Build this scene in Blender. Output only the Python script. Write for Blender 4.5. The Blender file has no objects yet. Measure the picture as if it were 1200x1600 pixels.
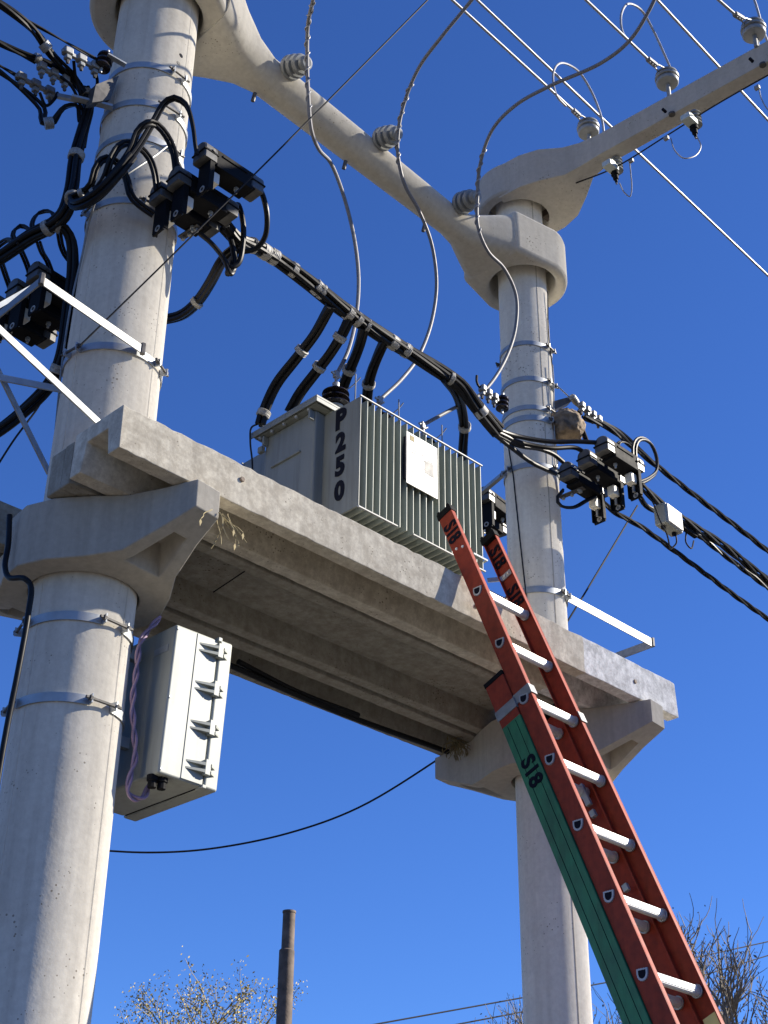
import bpy, bmesh, math, random
from mathutils import Vector, Matrix
R_ = math.radians
random.seed(7)
SC = bpy.context.scene
COL = SC.collection

# ------------------------------------------------------------------ camera
F = 2274.786
CAMR = Matrix(((0.70568754, -0.36749011, -0.60576903), (-0.70844493, -0.35327244, -0.61098638), (0.01052995, 0.86031947, -0.50964647)))
CP = Vector((0, 0, 1.6))
cd = bpy.data.cameras.new('camera'); cam = bpy.data.objects.new('camera', cd); COL.objects.link(cam)
cd.sensor_fit = 'VERTICAL'; cd.sensor_height = 24; cd.lens = 24 * F / 1600
cd.clip_start = .05; cd.clip_end = 3000
cam.matrix_world = Matrix.Translation(CP) @ CAMR.to_4x4()
SC.camera = cam
SC.render.resolution_x = 768; SC.render.resolution_y = 1024

# ------------------------------------------------------------------ sky, sun, exposure
SUN = Vector((1.37, -1.0, 0.98)).normalized()
w = bpy.data.worlds.new('World'); SC.world = w; w.use_nodes = True
nt = w.node_tree; bg = nt.nodes['Background']
sky = nt.nodes.new('ShaderNodeTexSky'); sky.sky_type = 'NISHITA'; sky.sun_disc = False
sky.sun_elevation = math.asin(SUN.z); sky.sun_rotation = math.atan2(SUN.x, SUN.y)
sky.altitude = 600; sky.air_density = 1.0; sky.dust_density = 0.15; sky.ozone_density = 3.5
hs = nt.nodes.new('ShaderNodeMix'); hs.data_type = 'RGBA'; hs.blend_type = 'MULTIPLY'; hs.inputs[0].default_value = 1; hs.inputs[7].default_value = (.45, .735, 1.30, 1)   # clear dry air: a deeper blue
nt.links.new(sky.outputs[0], hs.inputs[6]); nt.links.new(hs.outputs[2], bg.inputs[0]); bg.inputs[1].default_value = 0.060
sl = bpy.data.lights.new('sun', 'SUN'); so = bpy.data.objects.new('sun', sl); COL.objects.link(so)
sl.energy = 5.0; sl.angle = R_(0.5); sl.color = (1, .92, .79)
so.rotation_euler = SUN.to_track_quat('Z', 'Y').to_euler(); so.location = (20, -20, 30)
SC.view_settings.view_transform = 'Standard'; SC.view_settings.look = 'None'
SC.view_settings.exposure = 1.2; SC.view_settings.gamma = 1.0

# ------------------------------------------------------------------ geometry helpers
def ray(px, py): return (CAMR @ Vector((px - 600, 800 - py, -F))).normalized()
def at(px, py, X=None, Y=None, Z=None):
    d = ray(px, py)
    if X is not None: t = (X - CP.x) / d.x
    elif Y is not None: t = (Y - CP.y) / d.y
    else: t = (Z - CP.z) / d.z
    return CP + d * t
def Q(l, Y=None):           # list of (px, py, Y) -> points
    return [at(p[0], p[1], Y=(p[2] if len(p) > 2 else Y)) for p in l]

def smooth(pts, n=8):
    pts = [Vector(p) for p in pts]
    if len(pts) < 3: return pts
    out = []
    P = [2 * pts[0] - pts[1]] + pts + [2 * pts[-1] - pts[-2]]
    for i in range(1, len(P) - 2):
        a, b, c, d = P[i - 1], P[i], P[i + 1], P[i + 2]
        def tj(t, u, v): return t + max((v - u).length, 1e-6) ** .5
        t0 = 0; t1 = tj(t0, a, b); t2 = tj(t1, b, c); t3 = tj(t2, c, d)
        for k in range(n):
            t = t1 + (t2 - t1) * k / n
            A1 = a * ((t1 - t) / (t1 - t0)) + b * ((t - t0) / (t1 - t0)); A2 = b * ((t2 - t) / (t2 - t1)) + c * ((t - t1) / (t2 - t1)); A3 = c * ((t3 - t) / (t3 - t2)) + d * ((t - t2) / (t3 - t2))
            B1 = A1 * ((t2 - t) / (t2 - t0)) + A2 * ((t - t0) / (t2 - t0)); B2 = A2 * ((t3 - t) / (t3 - t1)) + A3 * ((t - t1) / (t3 - t1))
            out.append(B1 * ((t2 - t) / (t2 - t1)) + B2 * ((t - t1) / (t2 - t1)))
    out.append(pts[-1]); return out
def frames(pts):
    fr = []; up = Vector((0.13, 0.21, 1)).normalized(); prev = None
    for i, p in enumerate(pts):
        t = (pts[min(i + 1, len(pts) - 1)] - pts[max(i - 1, 0)])
        t = t.normalized() if t.length > 1e-9 else Vector((0, 0, 1))
        if prev is None:
            n = t.cross(up)
            if n.length < .05: n = t.cross(Vector((1, 0, 0)))
        else: n = prev - t * prev.dot(t)
        n.normalize(); prev = n; fr.append((t, n, t.cross(n)))
    return fr
def offset_path(pts, fn):
    fr = frames(pts); s = 0; out = []
    for i, p in enumerate(pts):
        if i: s += (pts[i] - pts[i - 1]).length
        a, b = fn(s); out.append(p + fr[i][1] * a + fr[i][2] * b)
    return out
def resample(pts, step):
    out = [pts[0].copy()]; acc = 0
    for i in range(1, len(pts)):
        a, b = pts[i - 1], pts[i]; L = (b - a).length
        if L < 1e-9: continue
        d = step - acc
        while d <= L: out.append(a + (b - a) * (d / L)); d += step
        acc = (acc + L) % step
    if (out[-1] - pts[-1]).length > step * .3: out.append(pts[-1].copy())
    return out

class MB:
    def __init__(s): s.v = []; s.f = []
    def add(s, vs, fs):
        o = len(s.v); s.v += [Vector(v) for v in vs]; s.f += [tuple(i + o for i in f) for f in fs]; return s
    def box(s, c, d, M=None):
        c = Vector(c); hx, hy, hz = d[0] / 2, d[1] / 2, d[2] / 2
        vs = [Vector((x, y, z)) for x in (-hx, hx) for y in (-hy, hy) for z in (-hz, hz)]
        if M is not None: vs = [M @ v for v in vs]
        return s.add([c + v for v in vs], [(0, 1, 3, 2), (4, 6, 7, 5), (0, 4, 5, 1), (2, 3, 7, 6), (0, 2, 6, 4), (1, 5, 7, 3)])
    def b2(s, x0, x1, y0, y1, z0, z1): return s.box(((x0 + x1) / 2, (y0 + y1) / 2, (z0 + z1) / 2), (x1 - x0, y1 - y0, z1 - z0))
    def bar(s, a, b, wd, ht, up=(0, 0, 1)):
        a = Vector(a); b = Vector(b); x = (b - a).normalized(); z = Vector(up); z = z - x * z.dot(x)
        z.normalize(); y = z.cross(x); M = Matrix((x, y, z)).transposed()
        return s.box((a + b) / 2, ((b - a).length, wd, ht), M)
    def tube(s, pts, r, n=8, caps=True):
        pts = [Vector(p) for p in pts]; fr = frames(pts); vs = []; fs = []; m = len(pts)
        for i, p in enumerate(pts):
            rr = r(i / (m - 1)) if callable(r) else r
            for k in range(n):
                a = 2 * math.pi * k / n; vs.append(p + (fr[i][1] * math.cos(a) + fr[i][2] * math.sin(a)) * rr)
        for i in range(m - 1):
            for k in range(n):
                k2 = (k + 1) % n; fs.append((i * n + k, i * n + k2, (i + 1) * n + k2, (i + 1) * n + k))
        if caps: fs.append(tuple(range(n))[::-1]); fs.append(tuple((m - 1) * n + k for k in range(n)))
        return s.add(vs, fs)
    def lathe(s, o, ax, prof, n=24):   # prof: (dist along axis, radius)
        o = Vector(o); ax = Vector(ax).normalized(); u = ax.orthogonal().normalized(); v = ax.cross(u); vs = []; fs = []
        for d, r in prof:
            for k in range(n):
                a = 2 * math.pi * k / n; vs.append(o + ax * d + (u * math.cos(a) + v * math.sin(a)) * max(r, 1e-4))
        m = len(prof)
        for i in range(m - 1):
            for k in range(n):
                k2 = (k + 1) % n; fs.append((i * n + k, i * n + k2, (i + 1) * n + k2, (i + 1) * n + k))
        fs.append(tuple(range(n))[::-1]); fs.append(tuple((m - 1) * n + k for k in range(n)))
        return s.add(vs, fs)
    def loft(s, rings):
        n = len(rings[0]); vs = [v for r in rings for v in r]; fs = []
        for i in range(len(rings) - 1):
            for k in range(n):
                k2 = (k + 1) % n; fs.append((i * n + k, i * n + k2, (i + 1) * n + k2, (i + 1) * n + k))
        fs.append(tuple(range(n))[::-1]); fs.append(tuple((len(rings) - 1) * n + k for k in range(n)))
        return s.add(vs, fs)
    def prism(s, poly, z0, z1):
        return s.loft([[Vector((x, y, z0)) for x, y in poly], [Vector((x, y, z1)) for x, y in poly]])
    def xf(s, M):
        s.v = [M @ v for v in s.v]; return s
    def build(s, name, mat, parent=None, bevel=0, ang=35, seg=2):
        me = bpy.data.meshes.new(name); o = Vector((0, 0, 0))
        if parent is not None: o = parent.location
        me.from_pydata([v - o for v in s.v], [], s.f)
        bm = bmesh.new(); bm.from_mesh(me); bmesh.ops.recalc_face_normals(bm, faces=bm.faces); bm.to_mesh(me); bm.free()
        me.polygons.foreach_set('use_smooth', [True] * len(me.polygons)); me.set_sharp_from_angle(angle=R_(ang))
        me.materials.append(mat); ob = bpy.data.objects.new(name, me); COL.objects.link(ob)
        if parent is not None: ob.parent = parent
        if bevel:
            b = ob.modifiers.new('bevel', 'BEVEL'); b.width = bevel; b.segments = seg; b.limit_method = 'ANGLE'; b.angle_limit = R_(40); b.harden_normals = True
        return ob
def tag(o, label=None, cat=None, group=None, kind=None):
    if label: o['label'] = label
    if cat: o['category'] = cat
    if group: o['group'] = group
    if kind: o['kind'] = kind
    return o
def empty(name, loc, label, cat, group=None):
    o = bpy.data.objects.new(name, None); COL.objects.link(o); o.location = Vector(loc); o.empty_display_size = .1
    return tag(o, label, cat, group)
def copy_tree(o, parent=None):
    kids = list(o.children); c = o.copy(); COL.objects.link(c); c.parent = parent
    for k in kids: copy_tree(k, c)
    return c
def bake(ob, cutters=()):
    for c in cutters:
        m = ob.modifiers.new('cut', 'BOOLEAN'); m.operation = 'DIFFERENCE'; m.solver = 'EXACT'; m.object = c
    mods = [m.name for m in ob.modifiers if m.type == 'BEVEL']
    bw = [(m.width, m.segments) for m in ob.modifiers if m.type == 'BEVEL']
    for m in mods: ob.modifiers.remove(ob.modifiers[m])
    bpy.context.view_layer.update()
    dg = bpy.context.evaluated_depsgraph_get(); me = bpy.data.meshes.new_from_object(ob.evaluated_get(dg))
    ob.modifiers.clear(); ob.data = me
    me.polygons.foreach_set('use_smooth', [True] * len(me.polygons)); me.set_sharp_from_angle(angle=R_(30))
    for wdt, sg in bw:
        b = ob.modifiers.new('bevel', 'BEVEL'); b.width = wdt; b.segments = sg; b.limit_method = 'ANGLE'; b.angle_limit = R_(38)
    for c in cutters: bpy.data.objects.remove(c)

# ------------------------------------------------------------------ materials
def mat(name, col, rough=.5, metal=0, var=.12, vs=12, bump=.0, bs=80, spec=.5, dirt=0):
    m = bpy.data.materials.new(name); m.use_nodes = True; n = m.node_tree; p = n.nodes['Principled BSDF']
    p.inputs['Roughness'].default_value = rough; p.inputs['Metallic'].default_value = metal; p.inputs['Specular IOR Level'].default_value = spec
    tc = n.nodes.new('ShaderNodeTexCoord'); nz = n.nodes.new('ShaderNodeTexNoise'); nz.inputs['Scale'].default_value = vs; nz.inputs['Detail'].default_value = 6
    n.links.new(tc.outputs['Object'], nz.inputs['Vector'])
    rp = n.nodes.new('ShaderNodeValToRGB'); rp.color_ramp.elements[0].position = .3; rp.color_ramp.elements[1].position = .72
    rp.color_ramp.elements[0].color = (*[c * (1 - var) for c in col], 1); rp.color_ramp.elements[1].color = (*[min(c * (1 + var), .95) for c in col], 1)
    n.links.new(nz.outputs[0], rp.inputs[0]); n.links.new(rp.outputs[0], p.inputs['Base Color'])
    if dirt:      # weathering: runs and patches of grime, broken up by a second noise
        mp = n.nodes.new('ShaderNodeMapping'); mp.inputs['Scale'].default_value = (30, 30, 2.2); n.links.new(tc.outputs['Object'], mp.inputs[0])
        dn = n.nodes.new('ShaderNodeTexNoise'); dn.inputs['Scale'].default_value = 1; dn.inputs['Detail'].default_value = 7; dn.inputs['Roughness'].default_value = .65; n.links.new(mp.outputs[0], dn.inputs['Vector'])
        dr = n.nodes.new('ShaderNodeValToRGB'); e = dr.color_ramp.elements; e[0].position = .46; e[1].position = .72; e[0].color = (1, 1, 1, 1); e[1].color = (1 - dirt, 1 - dirt * 1.08, 1 - dirt * 1.2, 1); n.links.new(dn.outputs[0], dr.inputs[0])
        mx = n.nodes.new('ShaderNodeMix'); mx.data_type = 'RGBA'; mx.blend_type = 'MULTIPLY'; mx.inputs[0].default_value = 1; n.links.new(rp.outputs[0], mx.inputs[6]); n.links.new(dr.outputs[0], mx.inputs[7]); n.links.new(mx.outputs[2], p.inputs['Base Color'])
    mr = n.nodes.new('ShaderNodeMapRange'); mr.inputs[3].default_value = max(rough - .1, .02); mr.inputs[4].default_value = min(rough + .12, 1)
    n.links.new(nz.outputs[0], mr.inputs[0]); n.links.new(mr.outputs[0], p.inputs['Roughness'])
    if bump:
        n2 = n.nodes.new('ShaderNodeTexNoise'); n2.inputs['Scale'].default_value = bs; n2.inputs['Detail'].default_value = 4; n.links.new(tc.outputs['Object'], n2.inputs['Vector'])
        b = n.nodes.new('ShaderNodeBump'); b.inputs['Strength'].default_value = bump; b.inputs['Distance'].default_value = .004
        n.links.new(n2.outputs[0], b.inputs['Height']); n.links.new(b.outputs[0], p.inputs['Normal'])
    return m
def concrete(name, col, streak=.35, pits=True, white=None, smear=None, form=0.0, bumpS=.22):
    m = bpy.data.materials.new(name); m.use_nodes = True; n = m.node_tree; L = n.links; p = n.nodes['Principled BSDF']
    p.inputs['Roughness'].default_value = .92; p.inputs['Specular IOR Level'].default_value = .2; p.inputs['Diffuse Roughness'].default_value = 1
    tc = n.nodes.new('ShaderNodeTexCoord'); O = tc.outputs['Object']
    def noise(sc, det=6, scale3=None, rough=.6):
        z = n.nodes.new('ShaderNodeTexNoise'); z.inputs['Scale'].default_value = sc; z.inputs['Detail'].default_value = det; z.inputs['Roughness'].default_value = rough
        if scale3:
            mp = n.nodes.new('ShaderNodeMapping'); mp.inputs['Scale'].default_value = scale3; L.new(O, mp.inputs[0]); L.new(mp.outputs[0], z.inputs['Vector'])
        else: L.new(O, z.inputs['Vector'])
        return z.outputs[0]
    def ramp(i, a, b, ca, cb):
        r = n.nodes.new('ShaderNodeValToRGB'); e = r.color_ramp.elements; e[0].position = a; e[1].position = b; e[0].color = (*ca, 1); e[1].color = (*cb, 1); L.new(i, r.inputs[0]); return r.outputs[0]
    def mul(a, b, f=1):
        x = n.nodes.new('ShaderNodeMix'); x.data_type = 'RGBA'; x.blend_type = 'MULTIPLY'; x.inputs[0].default_value = f; L.new(a, x.inputs[6]); L.new(b, x.inputs[7]); return x.outputs[2]
    base = ramp(noise(2.3, 8), .3, .7, [c * .92 for c in col], [min(c * 1.06, .9) for c in col])
    fine = ramp(noise(45, 5), .3, .7, (.92, .915, .91), (1.05, 1.05, 1.05))
    c = mul(base, fine)
    st = ramp(noise(1.0, 5, (26, 26, 1.3)), .42, .66, (1, 1, 1), (1 - streak, 1 - streak * 1.05, 1 - streak * 1.1)); c = mul(c, st, .4)
    bl = ramp(noise(9, 7, None, .75), .56, .76, (1, 1, 1), (.80, .775, .735)); c = mul(c, bl, .45)
    if pits:
        vo = n.nodes.new('ShaderNodeTexVoronoi'); vo.inputs['Scale'].default_value = 52; vo.inputs['Randomness'].default_value = 1; L.new(O, vo.inputs['Vector'])
        th = n.nodes.new('ShaderNodeMath'); th.operation = 'MULTIPLY_ADD'; L.new(noise(5, 2), th.inputs[0]); th.inputs[1].default_value = -.9; th.inputs[2].default_value = .50
        lt = n.nodes.new('ShaderNodeMath'); lt.operation = 'LESS_THAN'; L.new(vo.outputs['Distance'], lt.inputs[0]); L.new(th.outputs[0], lt.inputs[1])
        pr = ramp(lt.outputs[0], 0, 1, (1, 1, 1), (.5, .47, .43)); c = mul(c, pr)
    if smear:     # rough rendered surface: strong blotches
        c = mul(c, ramp(noise(16, 8, None, .8), .42, .62, (.80, .775, .735), (1.1, 1.1, 1.09)))
    if white:     # end of the beam whitewashed: boundary along x with a noisy edge
        sp = n.nodes.new('ShaderNodeSeparateXYZ'); L.new(O, sp.inputs[0]); a = n.nodes.new('ShaderNodeMath'); a.operation = 'MULTIPLY_ADD'; L.new(noise(7, 5), a.inputs[0]); a.inputs[1].default_value = .08; L.new(sp.outputs[0], a.inputs[2])
        g = n.nodes.new('ShaderNodeMath'); g.operation = 'GREATER_THAN'; L.new(a.outputs[0], g.inputs[0]); g.inputs[1].default_value = white
        wc = ramp(noise(18, 9, None, .8), .36, .6, (.50, .495, .475), (.93, .925, .90)); x = n.nodes.new('ShaderNodeMix'); x.data_type = 'RGBA'; L.new(g.outputs[0], x.inputs[0]); L.new(c, x.inputs[6]); L.new(wc, x.inputs[7]); c = x.outputs[2]
    L.new(c, p.inputs['Base Color'])
    b = n.nodes.new('ShaderNodeBump'); b.inputs['Strength'].default_value = bumpS; b.inputs['Distance'].default_value = .008
    hm = n.nodes.new('ShaderNodeMath'); hm.operation = 'MULTIPLY_ADD'; L.new(noise(70, 4), hm.inputs[0]); hm.inputs[1].default_value = .35; L.new(noise(14, 6), hm.inputs[2])
    L.new(hm.outputs[0], b.inputs['Height']); L.new(b.outputs[0], p.inputs['Normal'])
    return m
M = {}
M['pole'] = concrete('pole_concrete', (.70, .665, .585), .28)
M['pole2'] = concrete('thin_pole_concrete', (.80, .765, .68), .24)
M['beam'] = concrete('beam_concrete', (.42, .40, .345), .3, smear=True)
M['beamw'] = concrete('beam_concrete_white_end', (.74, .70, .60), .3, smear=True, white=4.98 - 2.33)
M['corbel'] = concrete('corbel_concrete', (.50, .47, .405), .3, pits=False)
M['arm'] = concrete('arm_concrete', (.62, .59, .515), .2)
M['arm2'] = concrete('crossarm_concrete', (.50, .48, .44), .2)
M['galv'] = mat('galvanised_steel', (.36, .38, .39), .5, .5, .15, 20)
M['galvw'] = mat('bright_galvanised_bar', (.24, .245, .245), .5, .3, .2, 25)
M['bolt'] = mat('dull_bolt_steel', (.09, .085, .08), .55, .4, .3, 40)
M['rub'] = mat('black_cable_sheath', (.010, .010, .011), .42, 0, .25, 30, 0, 40, .16)
M['rubd'] = mat('thin_black_wire', (.009, .009, .011), .6, 0, .2, 30, 0, 80, .25)
M['blk'] = mat('black_moulded_plastic', (.006, .006, .007), .7, 0, .3, 25, .1, 90, .12)
M['dome'] = mat('dusty_black_cover', (.07, .069, .065), .42, 0, .5, 16, .1, 60, .5)
M['wht'] = mat('cream_insulating_block', (.62, .60, .53), .5, 0, .08, 30)
M['tie'] = mat('grey_cable_tie', (.30, .29, .265), .6, 0, .35, 90, .1, 200)
M['alu'] = mat('aluminium_conductor', (.27, .275, .29), .5, .3, .12, 60)
M['alud'] = mat('dull_aluminium_jumper', (.15, .15, .16), .6, .1, .12, 60)
M['porc'] = mat('grey_porcelain', (.21, .22, .22), .35, 0, .12, 30)
M['brown'] = mat('brown_glazed_porcelain', (.016, .012, .011), .16, 0, .3, 30)
M['tank'] = mat('grey_tank_paint', (.175, .19, .18), .5, 0, .08, 6, .08, 40, .35, .25)
M['fin'] = mat('grey_green_fin_paint', (.235, .262, .23), .5, 0, .08, 8, .06, 40, .35, .2)
M['ink'] = mat('black_stencil_paint', (.006, .007, .014), .85, 0, .2, 60, 0, 80, .15)
M['plate'] = mat('white_nameplate', (.44, .44, .43), .5, 0, .03, 30)
M['pgrey'] = mat('faded_grey_print', (.13, .13, .125), .6, 0, .1, 30)
M['yel'] = mat('yellow_tag', (.70, .60, .25), .6)
M['orange'] = mat('red_orange_fibreglass', (.26, .036, .016), .6, 0, .2, 35, .12, 220, .22, .22)
M['green'] = mat('green_painted_rail', (.018, .155, .062), .55, 0, .25, 14, .1, 150, .5, .3)
M['rung'] = mat('bright_aluminium_rung', (.70, .70, .67), .45, .3, .06, 60)
M['ringm'] = mat('rung_collar_metal', (.33, .34, .36), .45, .5, .1, 60)
M['cab'] = mat('white_cabinet_plastic', (.285, .30, .272), .5, 0, .05, 5, .05, 30, .5, .16)
M['lilac'] = mat('lilac_cable_sheath', (.24, .165, .24), .5, 0, .15, 30)
M['mud'] = mat('dried_mud', (.20, .15, .10), .95, 0, .6, 22, 1.0, 60)
M['rust'] = mat('rusty_pipe', (.11, .085, .068), .8, .1, .6, 12, .4, 60)
M['straw'] = mat('dry_straw', (.27, .22, .11), .8, 0, .25, 30)
M['bark'] = mat('twig_bark', (.17, .145, .11), .85, 0, .3, 12)
M['bark2'] = mat('yellow_grey_twig_bark', (.24, .195, .10), .85, 0, .3, 12)
M['leafy'] = mat('yellowing_leaf', (.36, .29, .10), .8, 0, .4, 3, 0, 80, .1)
M['pod'] = mat('dry_pod', (.17, .13, .08), .8, 0, .4, 3)
M['ground'] = mat('dusty_ground', (.06, .054, .046), .95, 0, .25, .6, .3, 8)
M['green2'] = mat('pale_green_grey_polymer', (.42, .46, .43), .5, 0, .08, 30)

# ------------------------------------------------------------------ the setting
g = MB().b2(-1500, 1500, -1500, 1500, -.5, 0).build('ground', M['ground']); tag(g, kind='structure')

# ------------------------------------------------------------------ poles
X1, X2, YP = 2.635, 5.36, 4.255
def r1(z): return .2035 - .0021 * z if z < 4 else .1995 - .0018 * (z - 4) * 1.6
def r2(z): return .1555 - .0029 * (z - 3) if z > 3 else .1555 + (3 - z) * .004
def mkpole(x, rf, top, label):
    zs = [0 + i * top / 40 for i in range(41)]
    b = MB().lathe((x, YP, 0), (0, 0, 1), [(z, rf(z)) for z in zs], 64)
    e = empty('utility_pole', (x, YP, 0), label, 'pole'); b.build('shaft', M['pole'] if x == X1 else M['pole2'], e)
    return e
p1 = mkpole(X1, r1, 9.2, 'thick round grey concrete pole on the left, half in shade, that carries the platform')
p2 = mkpole(X2, r2, 7.97, 'thinner round concrete pole behind the ladder, carrying the far end of the platform')
# mould seam lines and drilled holes
def onpole(x, rf, ang, z, dr=0):
    r = rf(z) + dr; return Vector((x + r * math.cos(ang), YP + r * math.sin(ang), z))
ca1 = math.atan2(-YP, -X1); ca2 = math.atan2(-YP, -X2)
sm = MB()
for da, zz in ((-50, (3.0, 9.0)), (52, (0.2, 9.0))):
    pts = [onpole(X1, r1, ca1 + R_(da), zz[0] + (zz[1] - zz[0]) * i / 20, -.0005) for i in range(21)]; sm.tube(pts, .003, 5)
sm.build('mould_seam', M['pole'], p1)
sm = MB(); sm.tube([onpole(X2, r2, ca2 + R_(36), .2 + 7.6 * i / 20, -.001) for i in range(21)], .0035, 5); sm.build('mould_seam', M['corbel'], p2)
for (px, py) in ((281, 77), (278, 90)):
    d = ray(px, py); a = ca1 + R_(40 if py == 77 else 37); z = 6.88 if py == 77 else 6.82
    hb = MB(); n = Vector((math.cos(a), math.sin(a), 0)); hb.lathe(onpole(X1, r1, a, z, -.004), n, [(0, .014), (.003, .013), (.006, .009)], 12); hb.build('bolt_hole', M['ink'] if py == 77 else M['corbel'], p1)

# ------------------------------------------------------------------ concrete corbels under the platform
def corbel(cx, ang, hole, label):
    st = [(-.635, .058, 4.243), (-.50, .088, 4.19), (-.35, .135, 4.125), (-.24, .215, 4.103), (-.12, .285, 4.10), (0, .315, 4.10), (.12, .285, 4.10), (.24, .215, 4.103), (.35, .135, 4.125), (.50, .088, 4.19), (.635, .058, 4.243)]
    rings = []
    for y, hw, zb in st:
        rings.append([Vector((-hw, y, zb)), Vector((hw, y, zb)), Vector((hw, y, 4.355)), Vector((-hw, y, 4.355))])
    b = MB().loft(rings); Mx = Matrix.Translation((cx, YP, 0)) @ Matrix.Rotation(R_(ang), 4, 'Z'); b.xf(Mx)
    e = empty('concrete_corbel', (cx, YP, 4.1), label, 'bracket', 'concrete corbels under the platform')
    o = b.build('corbel_body', M['corbel'], e, bevel=.012)
    cuts = []
    c = MB().lathe((cx, YP, 3.5), (0, 0, 1), [(0, hole), (1.2, hole)], 48).build('cut', M['corbel']); cuts.append(c)
    for s in (-1, 1):        # triangular pocket in the underside of each nose
        t = MB(); y0, y1 = .30 * s, .52 * s
        lo = [Vector((-.10, y0, 4.06)), Vector((.10, y0, 4.06)), Vector((.045, y1, 4.11)), Vector((-.045, y1, 4.11))]
        hi = [Vector((-.052, y0 + .04 * s, 4.24)), Vector((.052, y0 + .04 * s, 4.24)), Vector((.02, y1 - .03 * s, 4.255)), Vector((-.02, y1 - .03 * s, 4.255))]
        t.loft([lo, hi]).xf(Mx); cuts.append(t.build('cut', M['corbel']))
    o.parent = None; o.location = e.location; bpy.context.view_layer.update()
    bake(o, cuts); o.parent = e; o.location = (0, 0, 0)
    return e
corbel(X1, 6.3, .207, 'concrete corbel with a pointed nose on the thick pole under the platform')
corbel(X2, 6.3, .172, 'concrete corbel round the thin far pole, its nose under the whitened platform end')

# ------------------------------------------------------------------ platform beams
def channel(y0, y1, legw, m, label, x0=2.33, x1=5.665, seed=1):
    rnd = random.Random(seed); zb, zt = 4.36, 4.545
    prof = [(y0, zb), (y0 + legw, zb), (y0 + legw + .02, zt - .065), (y1 - legw - .02, zt - .065), (y1 - legw, zb), (y1, zb), (y1 - .006, zt), (y0 + .006, zt)]
    # subdivide the outline a little so worn edges can wander
    rings = []; N = 90
    for i in range(N + 1):
        x = x0 + (x1 - x0) * i / N; r = []
        for k, (y, z) in enumerate(prof):
            jy = rnd.gauss(0, .0005); jz = rnd.gauss(0, .0007)
            if k in (0, 7) and rnd.random() < .10: jz += (.004 if k == 0 else -.003); jy += .002
            r.append(Vector((x, y + jy, z + jz)))
        rings.append(r)
    e = empty('platform_beam', (x0, y0, zb), label, 'concrete beam', 'precast beams of the transformer platform')
    MB().loft(rings).build('beam_body', m, e, bevel=.004)
    return e
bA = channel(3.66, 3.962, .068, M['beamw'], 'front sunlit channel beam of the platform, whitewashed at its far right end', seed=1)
for x, z in ((2.88, 4.475), (4.19, 4.425), (5.32, 4.44)):
    MB().lathe((x, 3.655, z), (0, 1, 0), [(0, .009), (.004, .011), (.012, .008)], 10).build('bolt_hole', M['rust'], bA)
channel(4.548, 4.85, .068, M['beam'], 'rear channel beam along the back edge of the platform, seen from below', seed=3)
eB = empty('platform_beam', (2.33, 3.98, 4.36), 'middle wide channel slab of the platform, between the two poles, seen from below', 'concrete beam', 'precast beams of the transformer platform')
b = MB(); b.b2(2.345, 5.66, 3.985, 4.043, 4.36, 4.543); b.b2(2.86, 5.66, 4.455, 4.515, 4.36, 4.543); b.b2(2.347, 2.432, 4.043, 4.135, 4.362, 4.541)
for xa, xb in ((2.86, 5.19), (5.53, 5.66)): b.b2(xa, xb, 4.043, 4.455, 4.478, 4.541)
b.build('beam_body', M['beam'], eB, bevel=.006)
MB().bar((3.34, 4.047, 4.4765), (3.39, 4.452, 4.4765), .004, .003).build('joint_line', M['ink'], eB)

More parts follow.
